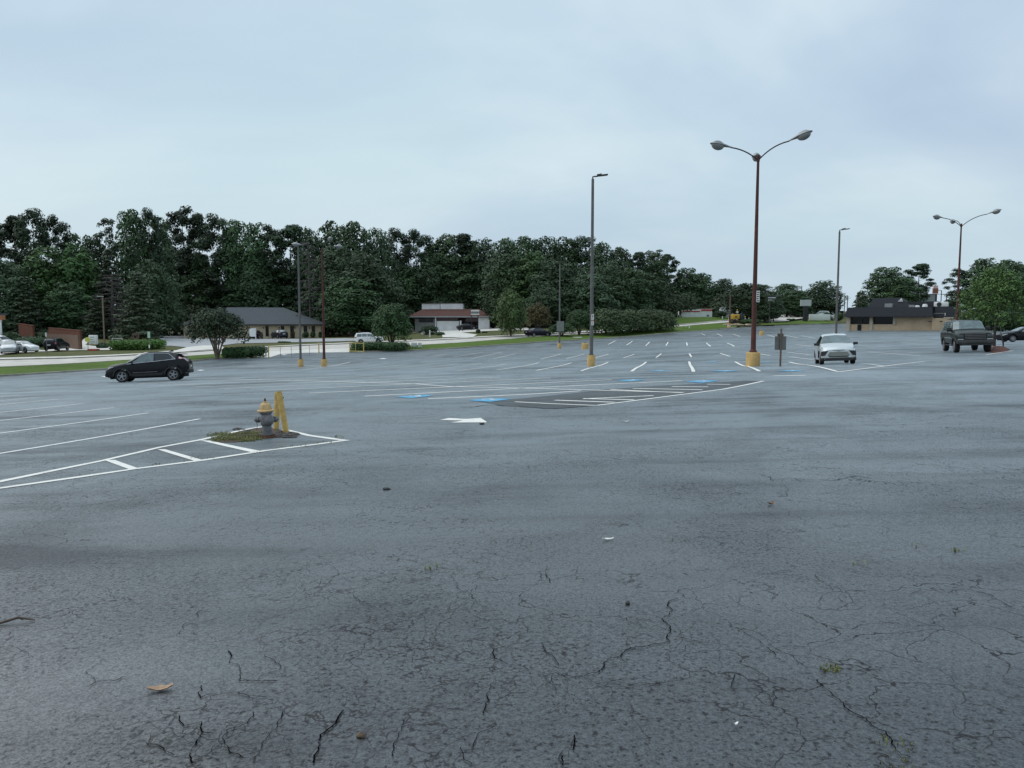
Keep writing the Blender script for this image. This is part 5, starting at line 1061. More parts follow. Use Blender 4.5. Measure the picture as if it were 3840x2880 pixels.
b=slab(t,'door',BRF,(X(1738),X(1760),3.08,3.2,-.2,he-.6)); slab(b,'pane',DKW,(X(1741),X(1757),3.05,3.079,.1,he-.8))
window(t,X(1572),X(1625),he-1.1,he-.45,.2)
slab(t,'fascia',FASC,(X(1536),X(1841),-.75,-.6,he-.02,he+.26)); hip(t,'roof',BROWNR,X(1524),X(1846),-.6,14,he+.05,hr+.02,X(1578)-X(1524),5.2)
rb=slab(t,'roof_box',WHW,(X(1574),X(1643),4.8,9.5,hr-.3,ht-.08),(X(1645),X(1731),4.7,9.5,hr-.3,ht-.08)); slab(rb,'coping',BRF,(X(1572),X(1733),4.6,9.6,ht-.078,ht+.06)); slab(rb,'panel_joint',BRF,(X(1643)+.005,X(1645)-.005,4.68,5,hr-.1,ht-.09))
# changeable letter sign on two posts in front of it
p=gat(1782,168,.1); t=thing('roadside_sign','empty white slatted letter sign on two dark posts by the white building','sign',p,R(2)); zs0=zat(1181,168)-p.z; zs1=zat(1162,168)-p.z; hw=15.5*mpp(168)
for i in range(4): z=zs0+(zs1-zs0)*(i+.15)/4; b=MB(); b.cbox((0,-.12,z+.12),(hw*2,.06,.20 if i in(0,3) else .1),.01); b.build('slat',WHP if i!=1 else FASC,t)
slab(t,'back_panel',mat('dark_sign_back',(.05,.05,.055),.6),(-hw+.05,hw-.05,-.08,-.02,zs0,zs1))
for x in (-hw*.85,hw*.7): b=MB(); b.tube([(x,.03,-.2),(x,.03,zs1)],.08,8); b.build('post',DKM,t)
for sx in (1722,1735): p=gat(sx,163,.1); b=MB(); b.tube([(0,0,-.2),(0,0,1.35)],.09,8); tag(b.build('bollard',DKM,None,30,p),'dark bollard post at the drive of the white building','bollard','dark posts by the drive')
# white building with a red band far along the street
t,Lr,zr=frame('retail_building','low white building with a red band along its roof edge beyond the grass slope','building',2558,2676,206); m_=mpp(206); X=lambda sx:(sx-2558)*m_
slab(t,'wall',WHW,(X(2558),X(2627),0,9,-2,zat(1166,206)-zr),(X(2627)+.01,X(2672),.6,9,-2,zat(1165,206)-zr),(X(2493),X(2557),1.2,9,-3,zat(1182,206)-zr))
slab(t,'red_band',mat('red_band_paint',(.50,.03,.045),.6,var=.1),(X(2560),X(2624),-.08,-.003,zat(1170,206)-zr,zat(1163.5,206)-zr),(X(2628),X(2671),.5,.597,zat(1166,206)-zr,zat(1158,206)-zr)); slab(t,'coping',WHP,(X(2557),X(2628),-.12,9.1,zat(1166,206)-zr+.01,zat(1161.5,206)-zr),(X(2628)+.02,X(2673),.45,9.1,zat(1160,206)-zr,zat(1158.5,206)-zr))
slab(t,'vent',GREYW,(X(2652),X(2660),.5,.598,zat(1186,206)-zr,zat(1180,206)-zr))
for i in range(3): x=X(2500+18*i); MB().add([(x,1.1,zat(1184,206)-zr),(x+X(2558+17),1.1,zat(1184,206)-zr),(x+X(2558+8),1.1,zat(1174+2*i,206)-zr),(x,2.5,zat(1184,206)-zr),(x+X(2558+17),2.5,zat(1184,206)-zr),(x+X(2558+8),2.5,zat(1174+2*i,206)-zr)],[(0,1,2),(5,4,3),(0,3,4,1),(1,4,5,2),(2,5,3,0)]).build('gable',WHW,t)
p=gat(2723,205,.1); b=MB(); b.cbox((0,0,1.3),(3.1,2.4,2.7),.05); c_=b.build('storage_container',mat('pale_container',(.55,.57,.58),.6,var=.08),None,30,p); tag(c_,'pale square storage container behind the round shrub past the red banded building','container')
# dark roofed restaurant at the far edge of the lot
Yr=152; t,Ls,zs=frame('restaurant','closed tan brick restaurant with a black shingled mansard roof and roof units','building',3173,3495,155,off=-.02,Yr=146.5); Yr=150.5; m_=Ls/(3495-3173); X=lambda sx:(sx-3173)*m_; U=lambda cx:3100+cx/2.989; V=lambda cy:zat(1050+cy/2.989,Yr)-zs
zw_=V(405); zm=V(305)
slab(t,'wall',TANB,(0,X(U(265)),0,12,-.6,zw_),(X(U(265)),X(U(485)),0,.3,-.6,V(497)),(X(U(485)),X(U(528)),0,12,-.6,zw_),(X(U(528)),X(U(752)),0,.3,-.6,V(497)),(X(U(752)),X(U(1180)),0,12,-.6,zw_))
[slab(t,'pier',SILL,b_) for b_ in ((X(U(222)),X(U(262)),-.25,-.002,-.4,zw_-.1),(X(U(492)),X(U(524)),-.22,-.002,-.4,zw_-.1),(X(U(754)),X(U(782)),-.2,-.002,V(500),zw_-.1))]
f_=slab(t,'window',DFA,(X(U(265)),X(U(485)),.9,1.0,V(497),V(488)),(X(U(265)),X(U(485)),.9,1.0,zw_-.12,zw_)); slab(f_,'pane',DKW,(X(U(265)),X(U(485)),.95,1.2,V(488),zw_-.12))
f_=slab(t,'window',DFA,(X(U(528)),X(U(752)),.9,1.0,V(497),V(488)),(X(U(528)),X(U(752)),.9,1.0,zw_-.12,zw_)); slab(f_,'pane',DKW,(X(U(528)),X(U(752)),.95,1.2,V(488),zw_-.12))
d_=slab(t,'door',BLKPL,(X(U(350)),X(U(396)),-.08,-.003,-.3,V(500)),(X(U(352)),X(U(394)),.6,.7,V(497),V(440))); slab(d_,'pane',DKW,(X(U(356)),X(U(390)),-.1,-.081,.3,V(505)))
slab(t,'upper_door_frame',mat('blue_grey_frame',(.05,.08,.11),.5),(X(U(350)),X(U(354)),.5,.6,V(497),V(440)),(X(U(392)),X(U(396)),.5,.6,V(497),V(440)),(X(U(354)),X(U(392)),.5,.6,V(444),V(440)))
zf=zm; xa,xb=X(U(215)),X(U(1182))
b=MB(); b.add([(xa-.3,-1.3,zw_-.06),(xb+.1,-1.3,zw_-.06),(xb+.1,12,zw_-.06),(xa-.3,12,zw_-.06),(xa+.25,.1,zf),(xb-.25,.1,zf),(xb-.25,11,zf),(xa+.25,11,zf)],[(0,3,2,1),(0,1,5,4),(1,2,6,5),(2,3,7,6),(3,0,4,7),(4,5,6,7)]); b.build('mansard_roof',BLACKR,t)
slab(t,'fascia',DFA,(xa-.33,xb+.13,-1.36,-1.301,zw_-.16,zw_+.02))
b=MB(); x0,x1=X(U(420)),X(U(800)); b.add([(x0,3,zf),(x1+2.5,3,zf),(x1+2.5,11,zf),(x0,11,zf),(x0+.9,5,V(200)+.1),(x1-.4,5,V(196)+.1),(x1-.4,9,V(196)+.1),(x0+.9,9,V(200)+.1)],[(0,1,5,4),(1,2,6,5),(2,3,7,6),(3,0,4,7),(4,5,6,7)]); b.build('upper_roof',BLACKR,t)
b=MB(); x0,x1=X(U(850)),X(U(1215)); b.box(x0,x1,4.2,10,zf,V(240)); b.build('parapet',DFA,t)
slab(t,'roof_vent_hood',WHP,(X(U(770)),X(U(818)),4.0,4.6,V(232),V(225))); b=MB(); b.add([(X(U(765)),4,V(238)),(X(U(822)),4,V(238)),(X(U(800)),4,V(200)),(X(U(765)),4.9,V(238)),(X(U(822)),4.9,V(238)),(X(U(800)),4.9,V(200))],[(0,1,2),(3,5,4),(0,2,5,3),(1,4,5,2),(0,3,4,1)]); b.build('gable_vent',WHP,t)
b=MB(); b.cbox(((X(U(635))+X(U(722)))/2,2.4,(V(312)+V(262))/2),(X(U(722))-X(U(635)),1.2,V(262)-V(312)),.03); b.build('roof_unit',GALV,t)
b=MB(); b.cbox((X(U(935)),2.4,V(296)),(X(U(965))-X(U(905)),1.0,.55),.03); b.build('roof_unit',GALV,t)
for (a,c,y0,y1) in ((960,1025,308,284),(1045,1110,304,270)): b=MB(); r_=(X(U(c))-X(U(a)))/2; b.lathe([(r_*.9,V(306)-.2),(r_*.9,V(y0)),(r_,V(y0)+.05),(r_*.75,V(y1)-.06),(r_*.3,V(y1))],14,c=(X(U((a+c)/2)),2.6,0)); b.build('roof_fan',WHP,t,40)
# service yard on its right: lower tan enclosure, step of the roof, air conditioner
slab(t,'yard_wall',TANB,(X(U(1181)),X(U(1545)),-.6,-.3,-.6,V(428)),(X(U(1505)),X(U(1545)),-.3,8,-.6,V(428))); slab(t,'yard_coping',SILL,(X(U(1300)),X(U(1548)),-.64,-.26,V(427),V(418)))
for a in (1157,1276): slab(t,'wall_vent',BLKPL,(X(U(a-14)),X(U(a+14)),-.66,-.6,V(468),V(458)))
b=MB(); xa2,xb2=X(U(1182))+.11,X(U(1430)); b.add([(xa2,1,V(420)),(xb2,1,V(420)),(xb2,12,V(420)),(xa2,12,V(420)),(xa2,2.2,V(305)),(xb2-.3,2.2,V(300)),(xb2-.3,11,V(300)),(xa2,11,V(305))],[(0,1,5,4),(1,2,6,5),(2,3,7,6),(3,0,4,7),(4,5,6,7)]); b.build('side_roof',BLACKR,t); slab(t,'back_wall',GREYW,(X(U(1185)),X(U(1300)),1.4,1.6,0,V(372)))
slab(t,'gate_post',WHP,(X(U(1300)),X(U(1308)),1.2,1.3,0,V(372)))
b=MB(); x0,x1=X(U(1172)),X(U(1325)); b.cbox(((x0+x1)/2,3.4,V(275)),(x1-x0,1.6,V(246)-V(300)),.12); ac=b.build('air_conditioner',WHP,t,30); b=MB(); b.lathe([(.42,2.56),(.42,2.59)],18,'y',c=((x0+x1)/2-.3,0,V(276))); b.build('fan_grille',BLKPL,ac)
# grey block and signs far behind it
t,Lg,zg=frame('office_block','pale grey flat roofed block standing behind the black restaurant roof','building',3438,3505,235); m_=mpp(235); slab(t,'wall',mat('pale_blue_grey_wall',(.24,.27,.28),.8,var=.1),(0,Lg,0,10,-4,zat(1104,235)-zg)); slab(t,'coping',GREYW,(-.1,Lg+.1,-.12,10,zat(1104,235)-zg+.002,zat(1102,235)-zg))
for a in (3452,3468): window(t,(a-3438)*m_,(a-3438+8)*m_,zat(1122,235)-zg,zat(1111,235)-zg,-.01,GREYW)
p=gat(3503,230); t=thing('pylon_sign','red and white pylon sign on one pole above the restaurant roof','sign',p); m_=mpp(230); zc=lambda s:zat(s,230)-p.z
slab(t,'pole',DKM,(.2,.6,0,.4,-1,zc(1102))); slab(t,'sign_box',mat('faded_red_sign',(.22,.075,.055),.5,var=.25),(-9*m_,9*m_,-.3,.3,zc(1101),zc(1081))); slab(t,'top_panel',mat('pink_sign_panel',(.62,.42,.40),.5),(-8*m_,8*m_,-.25,.25,zc(1080.5),zc(1071))); slab(t,'crossbar',DKM,(-3,9,.1,.3,zc(1104),zc(1102.5)))
def tiny_lamp(sx,yt,Y,label,arms=(1,),group='lamp posts far behind the lot',yb=None):
    p=gat(sx,Y,-.5); H=zat(yt,Y)-p.z; t=thing('lamp_post',label,'lamp post',p,0,group); b=MB(); b.tube([(0,0,-1),(0,0,H)],.13,6); b.build('pole',GREYST,t)
    for s in arms: b=MB(); b.cbox((s*.9,0,H),(1.6,.3,.15),.03); b.build('lamp_head',GREYST,t)
for sx,yt,ar in ((3526,1089,(-1,)),(3546,1104,(1,-1)),(3148,1100,(1,)),(3165,1104,()),(3176,1108,()),(2988,1082,(-1,)),(3003,1072,()),(2895,1096,(1,))): tiny_lamp(sx,yt,240,'thin grey pole standing far behind the lot against the pale sky',ar)
# far left: portico, sheds, brick walls, banner
t,Lp,zp=frame('portico_house','orange trimmed porch with a white column at the left edge','building',-70,14,118); m_=mpp(118); z1=zat(1182,118)-zp; z2=zat(1200,118)-zp
slab(t,'wall',mat('porch_wall',(.06,.045,.035),.8),(-2,Lp-2.2,2,3.2,-.5,z2)); slab(t,'beam',mat('orange_trim',(.38,.15,.07),.7),(-2,Lp+.1,-.2,.6,z2,z1)); b=MB(); b.lathe([(.30,-.3),(.30,.15),(.2,.25),(.19,z2-.3),(.28,z2-.15),(.3,z2)],14,c=(Lp-.35,0,0)); b.build('column',WHW,t,30); slab(t,'roof',SLATE,(-3,Lp-.2,-.3,1.5,z1,z1+.3))
t,Lp,zp=frame('wooded_house','dim low house with a grey roof among the trees at the left','building',72,150,168); slab(t,'wall',mat('dim_brown_wall',(.10,.08,.06),.8),(0,Lp,0,8,-2,zat(1190,168)-zp)); hip(t,'roof',SLATE,-.6,Lp+.6,-.6,8.6,zat(1190,168)-zp,zat(1166,168)-zp,3)
t,Lp,zp=frame('wooded_house','dim low house roof at the far left edge among trees','building',-60,22,165); slab(t,'wall',mat('dim_brown_wall',(.10,.08,.06),.8),(0,Lp,0,8,-2,zat(1185,165)-zp)); hip(t,'roof',SLATE,-.6,Lp+.6,-.6,8.6,zat(1185,165)-zp,zat(1164,165)-zp,3)
def wall_run(label,a,c,Ya,Yc,ta,tc,m,th=.3):
    p0,p1=gat(a,Ya,.05),gat(c,Yc,.05); d=p1-p0; t=thing('brick_wall',label,'wall',p0,math.atan2(d.y,d.x)); L_=math.hypot(d.x,d.y); h0,h1=zat(ta,Ya)-p0.z,zat(tc,Yc)-p0.z
    b=MB(); b.add([(0,0,-.5),(L_,0,-.5),(L_,th,-.5),(0,th,-.5),(0,0,h0),(L_,0,h1),(L_,th,h1),(0,th,h0)],[(0,3,2,1),(4,5,6,7),(0,1,5,4),(1,2,6,5),(2,3,7,6),(3,0,4,7)]); b.build('wall',m,t)
    b=MB(); b.add([(-.05,-.06,h0+.003),(L_+.05,-.06,h1+.003),(L_+.05,th+.06,h1+.003),(-.05,th+.06,h0+.003),(-.05,-.06,h0+.12),(L_+.05,-.06,h1+.12),(L_+.05,th+.06,h1+.12),(-.05,th+.06,h0+.12)],[(0,3,2,1),(4,5,6,7),(0,1,5,4),(1,2,6,5),(2,3,7,6),(3,0,4,7)]); b.build('coping',REDB,t); return t,L_,h1
t,L_,h1=wall_run('red brick screen wall with a sloping top behind the dark parked car','184' and 184,301,124,114,1231,1241,REDB); slab(t,'plinth',mat('pale_brick_plinth',(.15,.09,.065),.9,var=.2),(0,L_+.3,-.35,-.003,-.5,1.6))
wall_run('red brick wall stretch higher up at the left among bushes',72,124,134,130,1215,1223,REDB)
p=hit(352,1317); t=thing('banner_stand','white printed banner stand on a red base at the forecourt','sign',p,R(-4)); m_=mpp(p.y); b=MB(); b.cbox((0,0,.65+1.0),(30*m_,.5,35*m_),.06); bd=b.build('banner',WHP,t,30); slab(t,'base',REDP,(-17*m_,15*m_,-.5,.5,-.1,.32))
for i in range(4): z=1.0+.33*i; slab(bd,'lettering',FASC,(-9*m_,(6,9,4,8)[i]*m_,-.262,-.252,z,z+.09))
p=hit(331,1320); t=thing('round_sign','round yellow sign disc on a thin post beside the white banner stand','sign',p,R(4)); zc=zat(1274,p.y)-p.z; b=MB(); b.tube([(0,0,-.2),(0,0,zc)],.035,6); b.build('post',GREYST,t); b=MB(); b.lathe([(.36,-.03),(.36,.03)],24,'y',c=(0,-.06,zc)); b.build('disc',mat('yellow_sign_paint',(.62,.60,.12),.5),t,40)
p=gat(510,132,.1); t=thing('garden_seat','brown slatted garden chair standing behind the long hedge','chair',p); h=zat(1248,132)-p.z; slab(t,'backrest',WOODP,(-.55,-.35,0,.1,0,h),(.35,.55,0,.1,0,h),(-.35,.35,.02,.08,h-.35,h),(-.1,.1,.02,.08,1.0,h-.35)); slab(t,'seat',WOODP,(-.5,.5,-.6,0,.6,.7)); slab(t,'front_frame',WOODP,(-.55,-.4,-.62,-.5,0,.95),(.4,.55,-.62,-.5,0,.95))
p=gat(440,132,.1); t=thing('rail_fence','short white rail fence piece behind the long hedge','fence',p); h=zat(1268,132)-p.z; slab(t,'rail',WHP,(-.9,.9,0,.08,h-.12,h),(-.9,.9,0,.08,h-.5,h-.4)); 
for x in (-.85,.85): slab(t,'post',WHP,(x-.05,x+.05,-.03,.11,-.2,h))
# ------------------------------------------------------------------ clutter beyond the far lot edge
Z=lambda cy,Y,z:zat(1080+cy/4.424,Y)-z; XX=lambda cx:2640+cx/4.424
p=gat(XX(1678),190,.1); m_=mpp(190); t=thing('monument_sign','blank pale sign board on a dark column beyond the lot edge','sign',p,R(-2)); slab(t,'column',DKM,(-7.5*m_,7.5*m_,-.3,.3,-.5,Z(297,190,p.z))); b=MB(); b.cbox((0,0,(Z(198,190,p.z)+Z(298,190,p.z))/2),(39.5*m_,.5,23*m_),.04); b.build('board',mat('faded_sign_board',(.45,.47,.46),.5,var=.12),t)
p=gat(XX(1110),182,.1); m_=mpp(182); t=thing('letter_sign','dark roadside sign with rows of white letters on tall posts','sign',p,R(3)); zt,zb_=Z(130,182,p.z),Z(212,182,p.z); slab(t,'panel',DKM,(-16*m_,17*m_,-.15,.05,zb_,zt))
b=MB(); q=random.Random(5)
for r_ in range(2):
    x=-14*m_
    while x<14*m_: w_=q.uniform(1.0,2.2)*m_; z=zt-(5+9*r_)*m_; b.box(x,x+w_,-.19,-.152,z-4*m_,z) if not (r_ and x>9*m_) else None; x+=w_+.8*m_
b.build('lettering',WHP,t); slab(t,'post',GREYST,(-8*m_,-4.5*m_,-.1,.3,-.6,zb_)); slab(t,'post',DKM,(8*m_,11*m_,-.1,.3,-.6,zb_)); slab(t,'post',DKM,(-19*m_,-16.5*m_,-.1,.3,-.6,Z(480,182,p.z)))
def person(name_label,p,deg,hat,top,leg,raise_=0):
    t=thing('person',name_label,'person',p,R(deg)); me=bpy.data.meshes.new('body')
    V=[(0,0,.92),(0,0,1.12),(0,0,1.36),(0,0,1.46),(0,.02,1.56),(0,.03,1.68),(.17,0,1.40),(.25,.05,1.14),(.22,.22,.95+raise_),(-.17,0,1.40),(-.25,.04,1.14),(-.22,.2,.98+raise_),(.10,0,.88),(.12,.06,.48),(.13,0,.08),(.13,.12,.04),(-.10,0,.88),(-.12,-.02,.48),(-.13,-.08,.08),(-.13,.05,.04),(.2,.27,.9+raise_),(-.2,.25,.92+raise_)]
    E=[(0,1),(1,2),(2,3),(3,4),(4,5),(2,6),(6,7),(7,8),(2,9),(9,10),(10,11),(0,12),(12,13),(13,14),(14,15),(0,16),(16,17),(17,18),(18,19),(8,20),(11,21)]
    rad=[.15,.14,.16,.06,.085,.09,.075,.055,.04,.075,.055,.04,.09,.065,.05,.045,.09,.065,.05,.045,.035,.035]
    me.from_pydata(V,E,[]); o=obj('body',me,t); sk=o.modifiers.new('skin','SKIN'); 
    for v,r_ in zip(me.skin_vertices[0].data,rad): v.radius=(r_,r_*.85)
    me.skin_vertices[0].data[0].use_root=True; o.modifiers.new('sub','SUBSURF').levels=1
    m,tt,bb=nt('worker_clothes'); k=T(tt); sp=k.n('SeparateXYZ'); k.l(k.n('TexCoord').outputs['Object'],sp.inputs[0]); c=k.ramp(k.math('DIVIDE',sp.outputs[2],1.8),[(0,(.03,.025,.02)),(.05,leg),(.52,top),(.80,(.35,.2,.14))],'CONSTANT'); k.l(c,bb.inputs['Base Color']); bb.inputs['Roughness'].default_value=.85; me.materials.append(m)
    b=MB(); b.lathe([(.125,1.70),(.12,1.74),(.10,1.80),(.05,1.84)],14,c=(0,.03,0)); b.lathe([(.16,1.695),(.16,1.71)],14,c=(0,.05,0)); b.build('hard_hat',hat,t,40); return t
HATY=mat('yellow_hard_hat',(.70,.55,.10),.4)
pm=hit(2762,1214); zm_=pm.z; m_=mpp(pm.y)
t=thing('drilling_machine','yellow and black drilling machine working on the apron at the far lot edge','machine',pm,R(3)); MY=mat('machine_yellow',(.55,.32,.03),.5,var=.2,scale=2)
b=MB(); b.cbox((-6*m_,0,26*m_),(25*m_,1.8,18*m_),.15); yb=b.build('housing',MY,t,30); slab(yb,'decal',BLKPL,(-11*m_,-9*m_,-.93,-.905,23*m_,29*m_),(-8*m_,-7*m_,-.93,-.905,22*m_,29*m_),(-6*m_,-3.5*m_,-.93,-.905,24*m_,28.5*m_))
b=MB(); b.cbox((18*m_,0,24*m_),(22*m_,1.6,24*m_),.2); b.tube([(12*m_,-.5,34*m_),(17*m_,-.5,40*m_),(26*m_,-.4,36*m_)],.12,8); b.build('engine',DKM,t,30)
b=MB(); b.cbox((5*m_,0,9*m_),(50*m_,1.9,10*m_),.1); b.build('chassis',mat('muddy_chassis',(.08,.045,.02),.8,var=.4),t,30); b=MB(); b.cbox((22*m_,-.6,5*m_),(38*m_,.25,3*m_),.03); b.cbox((12*m_,-.8,1.5*m_),(40*m_,.2,2.5*m_),.03); b.build('outrigger_frame',YELM,t,30)
for s in (-1,1):
    for x in (-12,14): b=MB(); b.lathe([(.3,-.15),(.5,-.13),(.5,.13),(.3,.15)],16,'y',c=(x*m_,s*.85,.5)); b.build('wheel',TYRE,t,40)
person('worker in pale clothes and yellow hard hat standing right of the yellow machine',hit(2794,1217.5),70,HATY,(.55,.55,.58),(.35,.35,.4))
person('worker in white shirt and yellow hard hat standing behind the yellow machine',gat(2764,pm.y+3,1.1),160,HATY,(.6,.58,.55),(.05,.05,.06),.15)
p=hit(2733,1230); t=thing('dirt_bag','small orange and beige barrier barrel at the foot of the brown post','barrel',p); b=MB(); b.lathe([(.42,-.1),(.42,.05),(.34,.1),(.32,.9),(.24,1.0)],16); b.build('drum',mat('orange_plastic',(.55,.26,.12),.6),t,40); b=MB(); b.lathe([(.345,.35),(.337,.55)],16); b.build('white_band',WHP,t,40)
t.name='barrel'
b=MB(); q=random.Random(8); pl=hit(2756,1222)
for i in range(26): x,y=q.uniform(-2.6,3.2),q.uniform(-1.2,1.5); r_=q.uniform(.15,.5); b.ell((x,y,r_*.2+.15),(r_*1.3,r_,r_*.55),i,.25,8,5)
tag(b.build('spoil_heap',mat('pale_spoil',(.42,.33,.24),.9,var=.3),None,None,pl),kind='stuff')
# small vehicles and pale buildings far off on the right
t,Lq,zq=frame('far_store','long pale store front far behind the sign board','building',2985,3145,262); slab(t,'wall',WHW,(0,Lq,0,12,-3,zat(1160,262)-zq)); slab(t,'fascia',GREYW,(-.2,Lq+.2,-.3,-.003,zat(1163,262)-zq,zat(1153,262)-zq)); 
for i in range(5): window(t,2+i*5.5,5+i*5.5,zat(1178,262)-zq,zat(1166,262)-zq,-.01,GREYW)
for nm,lab,S,col,sx,Y,dg,sc in (('van','white van parked far off before the pale store',SUV,WHITE,3020,235,10,1.1),('sedan','dark car climbing the side street under the round trees',SED,BLACK,2966,245,100,1.0),('suv','white vehicle on the far side of the sign column',SUV,WHITE,3075,225,170,1.05),('hatchback','pale grey car parked behind the hedge near the floodlight pole',HAT,SIL2,3112,196,60,1.0),('sedan','silver car parked far off left of the dark column',SED,SIL2,3045,240,20,1.0),('sedan','dark car parked far off beside the pale store front',SED,CHAR,3095,245,5,1.0)):
    car(nm,lab,S,col,(sx,0),dg,.15,GLASSL,'van' if nm=='van' else 'car',1,sc,Y,'vehicles far beyond the lot edge')
p=gat(3073,192,.1); b=MB(); b.cbox((0,0,1.0),(5.2,.5,1.5),.05); b2=tag(b.build('white_sign_wall',WHP,None,30,p),'low white sign wall in the planted strip near the floodlight pole','sign')
# ------------------------------------------------------------------ planting
GW='trees of the wood behind the street'
def keep(x,Y):   # clear of the houses
    if 360<x<735: return max(Y,186+abs(x-550)*.02)
    if 830<x<1085: return max(Y,206)
    if x>1418: return max(Y,228)
    return Y
tl=[ # x(display px), top row, distance, kind, crown width in display px, label or None
(0,487,165,'pine0',90),(42,466,160,'pine1',95),(84,456,158,'pine2',110),(128,472,162,'pine0',80),(168,500,168,'bright',80),(208,506,165,'broad3',80),(290,452,165,'broad1',95),(330,458,168,'pine2',80),(352,470,170,'broad3',80),(402,453,168,'pine0',105),(437,462,172,'pine1',80),
(475,470,172,'pine2',100),(515,474,174,'broad1',95),(556,480,176,'broad3',95),(590,492,178,'pine0',85),(632,486,178,'pine1',100),(672,490,178,'broad0',100),(720,478,182,'broad3',110),(765,477,184,'broad1',110),(812,492,186,'broad2',110),(858,500,190,'pine2',100),(900,502,192,'pine0',95),(940,518,195,'broad3',90),(972,505,198,'broad1',110),(1008,506,200,'pine1',95),(1045,516,198,'broad2',120),(1090,512,198,'broad0',120),(1135,511,196,'broad1',120),(1180,510,196,'broad2',120),(1225,512,196,'broad3',110),(1262,514,196,'pine2',95),(1300,522,196,'broad0',95),(1338,534,196,'broad1',80),(1375,545,198,'pine1',62),(1412,540,200,'broad3',95),(1440,549,204,'pine1',62),(1482,578,210,'broad3',85),(1512,590,214,'broad1',85),(1562,601,220,'broad0',90),(1600,618,224,'broad2',80),(1640,614,222,'broad1',90)]
for x,yt,Y,kd,w_ in tl:
    sp='dark pine' if 'pine' in kd else 'leafy tree' if kd!='bright' else 'bright tree'
    sec='the left hedge' if x<380 else 'the beige building' if x<850 else 'the white building' if x<1080 else 'the roadside shrubs' if x<1440 else 'the red banded building'; Y=keep(x,Y)
    tree(kd,x*DISP,yt*DISP,Y+rnd.uniform(-2,2),'%s in the back row of the wood behind %s'%(sp,sec),w_*DISP,GW)
tree('lonepine',237*DISP,472*DISP,160,'lone spindly pine whose thin top stands clear above the wood at left',58*DISP)
mid_=[(15,560,140,'broad0',130),(110,530,148,'bright',130),(170,525,150,'bright',100),(60,600,140,'cedar',100),(150,610,142,'broad3',110),(240,540,150,'cedar',120),(210,640,140,'cedar',80),(335,560,150,'broad2',120),(395,540,155,'pine2',110),(440,560,158,'broad1',120),(500,555,160,'pine0',110),(395,640,150,'broad0',110),(455,650,168,'broad2',110),(560,545,166,'broad0',120),(520,610,171,'broad3',120),(600,575,170,'broad1',130),(655,560,170,'cedar',120),(700,550,168,'broad3',110),(668,620,171,'broad0',110),(735,530,166,'broad2',150),(790,545,164,'broad0',150),(760,600,160,'broad1',150),(820,590,166,'broad3',130),(720,650,162,'broad2',120),(850,560,178,'pine1',100),(880,575,182,'broad1',110),(925,548,184,'broad0',120),(905,610,192,'broad3',110),(960,560,186,'broad2',120),(1010,550,184,'broad1',130),(1000,600,193,'broad0',110),(1050,570,180,'broad2',130),(1100,550,178,'broad1',130),(1065,620,176,'broad3',110),(1150,540,176,'bright',110),(1120,610,172,'bright',90),(1195,560,174,'broad0',150),(1180,620,166,'broad2',110),(1240,570,172,'broad2',140),(1225,630,166,'broad1',110),(1275,590,170,'broad0',130),(1310,570,176,'broad2',110),(1330,610,172,'broad3',100),(1290,640,168,'broad2',110),(1365,580,180,'broad1',110),(1400,590,186,'broad3',100),(1390,640,184,'broad1',100),(1440,610,192,'broad3',100),(1480,625,200,'broad0',100),(1530,630,212,'broad2',110),(1580,640,214,'broad3',90),(1425,655,192,'cedar',80)]
for x,yt,Y,kd,w_ in mid_:
    sp={'p':'dark pine','c':'layered conifer'}.get(kd[0],'bright tree' if kd=='bright' else 'rounded tree')
    sec='the left hedge' if x<380 else 'the beige building' if x<850 else 'the white building' if x<1050 else 'the roadside shrubs' if x<1440 else 'the red banded building'; Y=keep(x,Y)
    tree(kd,x*DISP,yt*DISP,Y+rnd.uniform(-2,2),'%s at the front of the wood behind %s'%(sp,sec),w_*DISP,'front trees of the wood')
tree('cedar',302*DISP,590*DISP,138,'wide layered conifer with drooping branches behind the long left hedge',125*DISP)
tree('dead',243*DISP,583*DISP,141,'bare dead purplish tree beside the layered conifer behind the left hedge',110*DISP,name='dead_tree')
tree('dead',672*DISP,512*DISP,163,'bare twiggy treetop showing behind the rusty lamp arms',60*DISP,name='dead_tree')
# a belt of understorey closes the foot of the wood
und=[]; q=random.Random(12)
bl=[]
for x,Y in [(x,Y) for x,Y in ((20,152),(70,156),(120,152),(180,150),(230,154),(290,156),(340,160),(400,164),(450,178),(500,180),(550,182),(600,182),(650,182),(700,180),(740,172),(780,172),(820,176),(860,196),(900,200),(950,200),(1000,200),(1040,194),(1080,182),(1110,176),(1150,172),(1190,170),(1230,170),(1270,172),(1310,176),(1350,182),(1400,190),(1440,198),(1480,206),(1530,214),(1590,218),(1640,220))]:
    p=gat(x*DISP,Y+4); 
    for j in range(3): bl.append((p.x+q.uniform(-5,5),p.y+q.uniform(0,6),p.z+2.6+q.uniform(-1,1.6),q.uniform(3.5,5),q.uniform(2.5,4),q.uniform(2.5,4.2)))
tag(obj('undergrowth',leafmesh('undergrowth',bl,30000,.75,leafmat('undergrowth_leaves',(.028,.042,.018)),5,shell=.6)),kind='stuff')
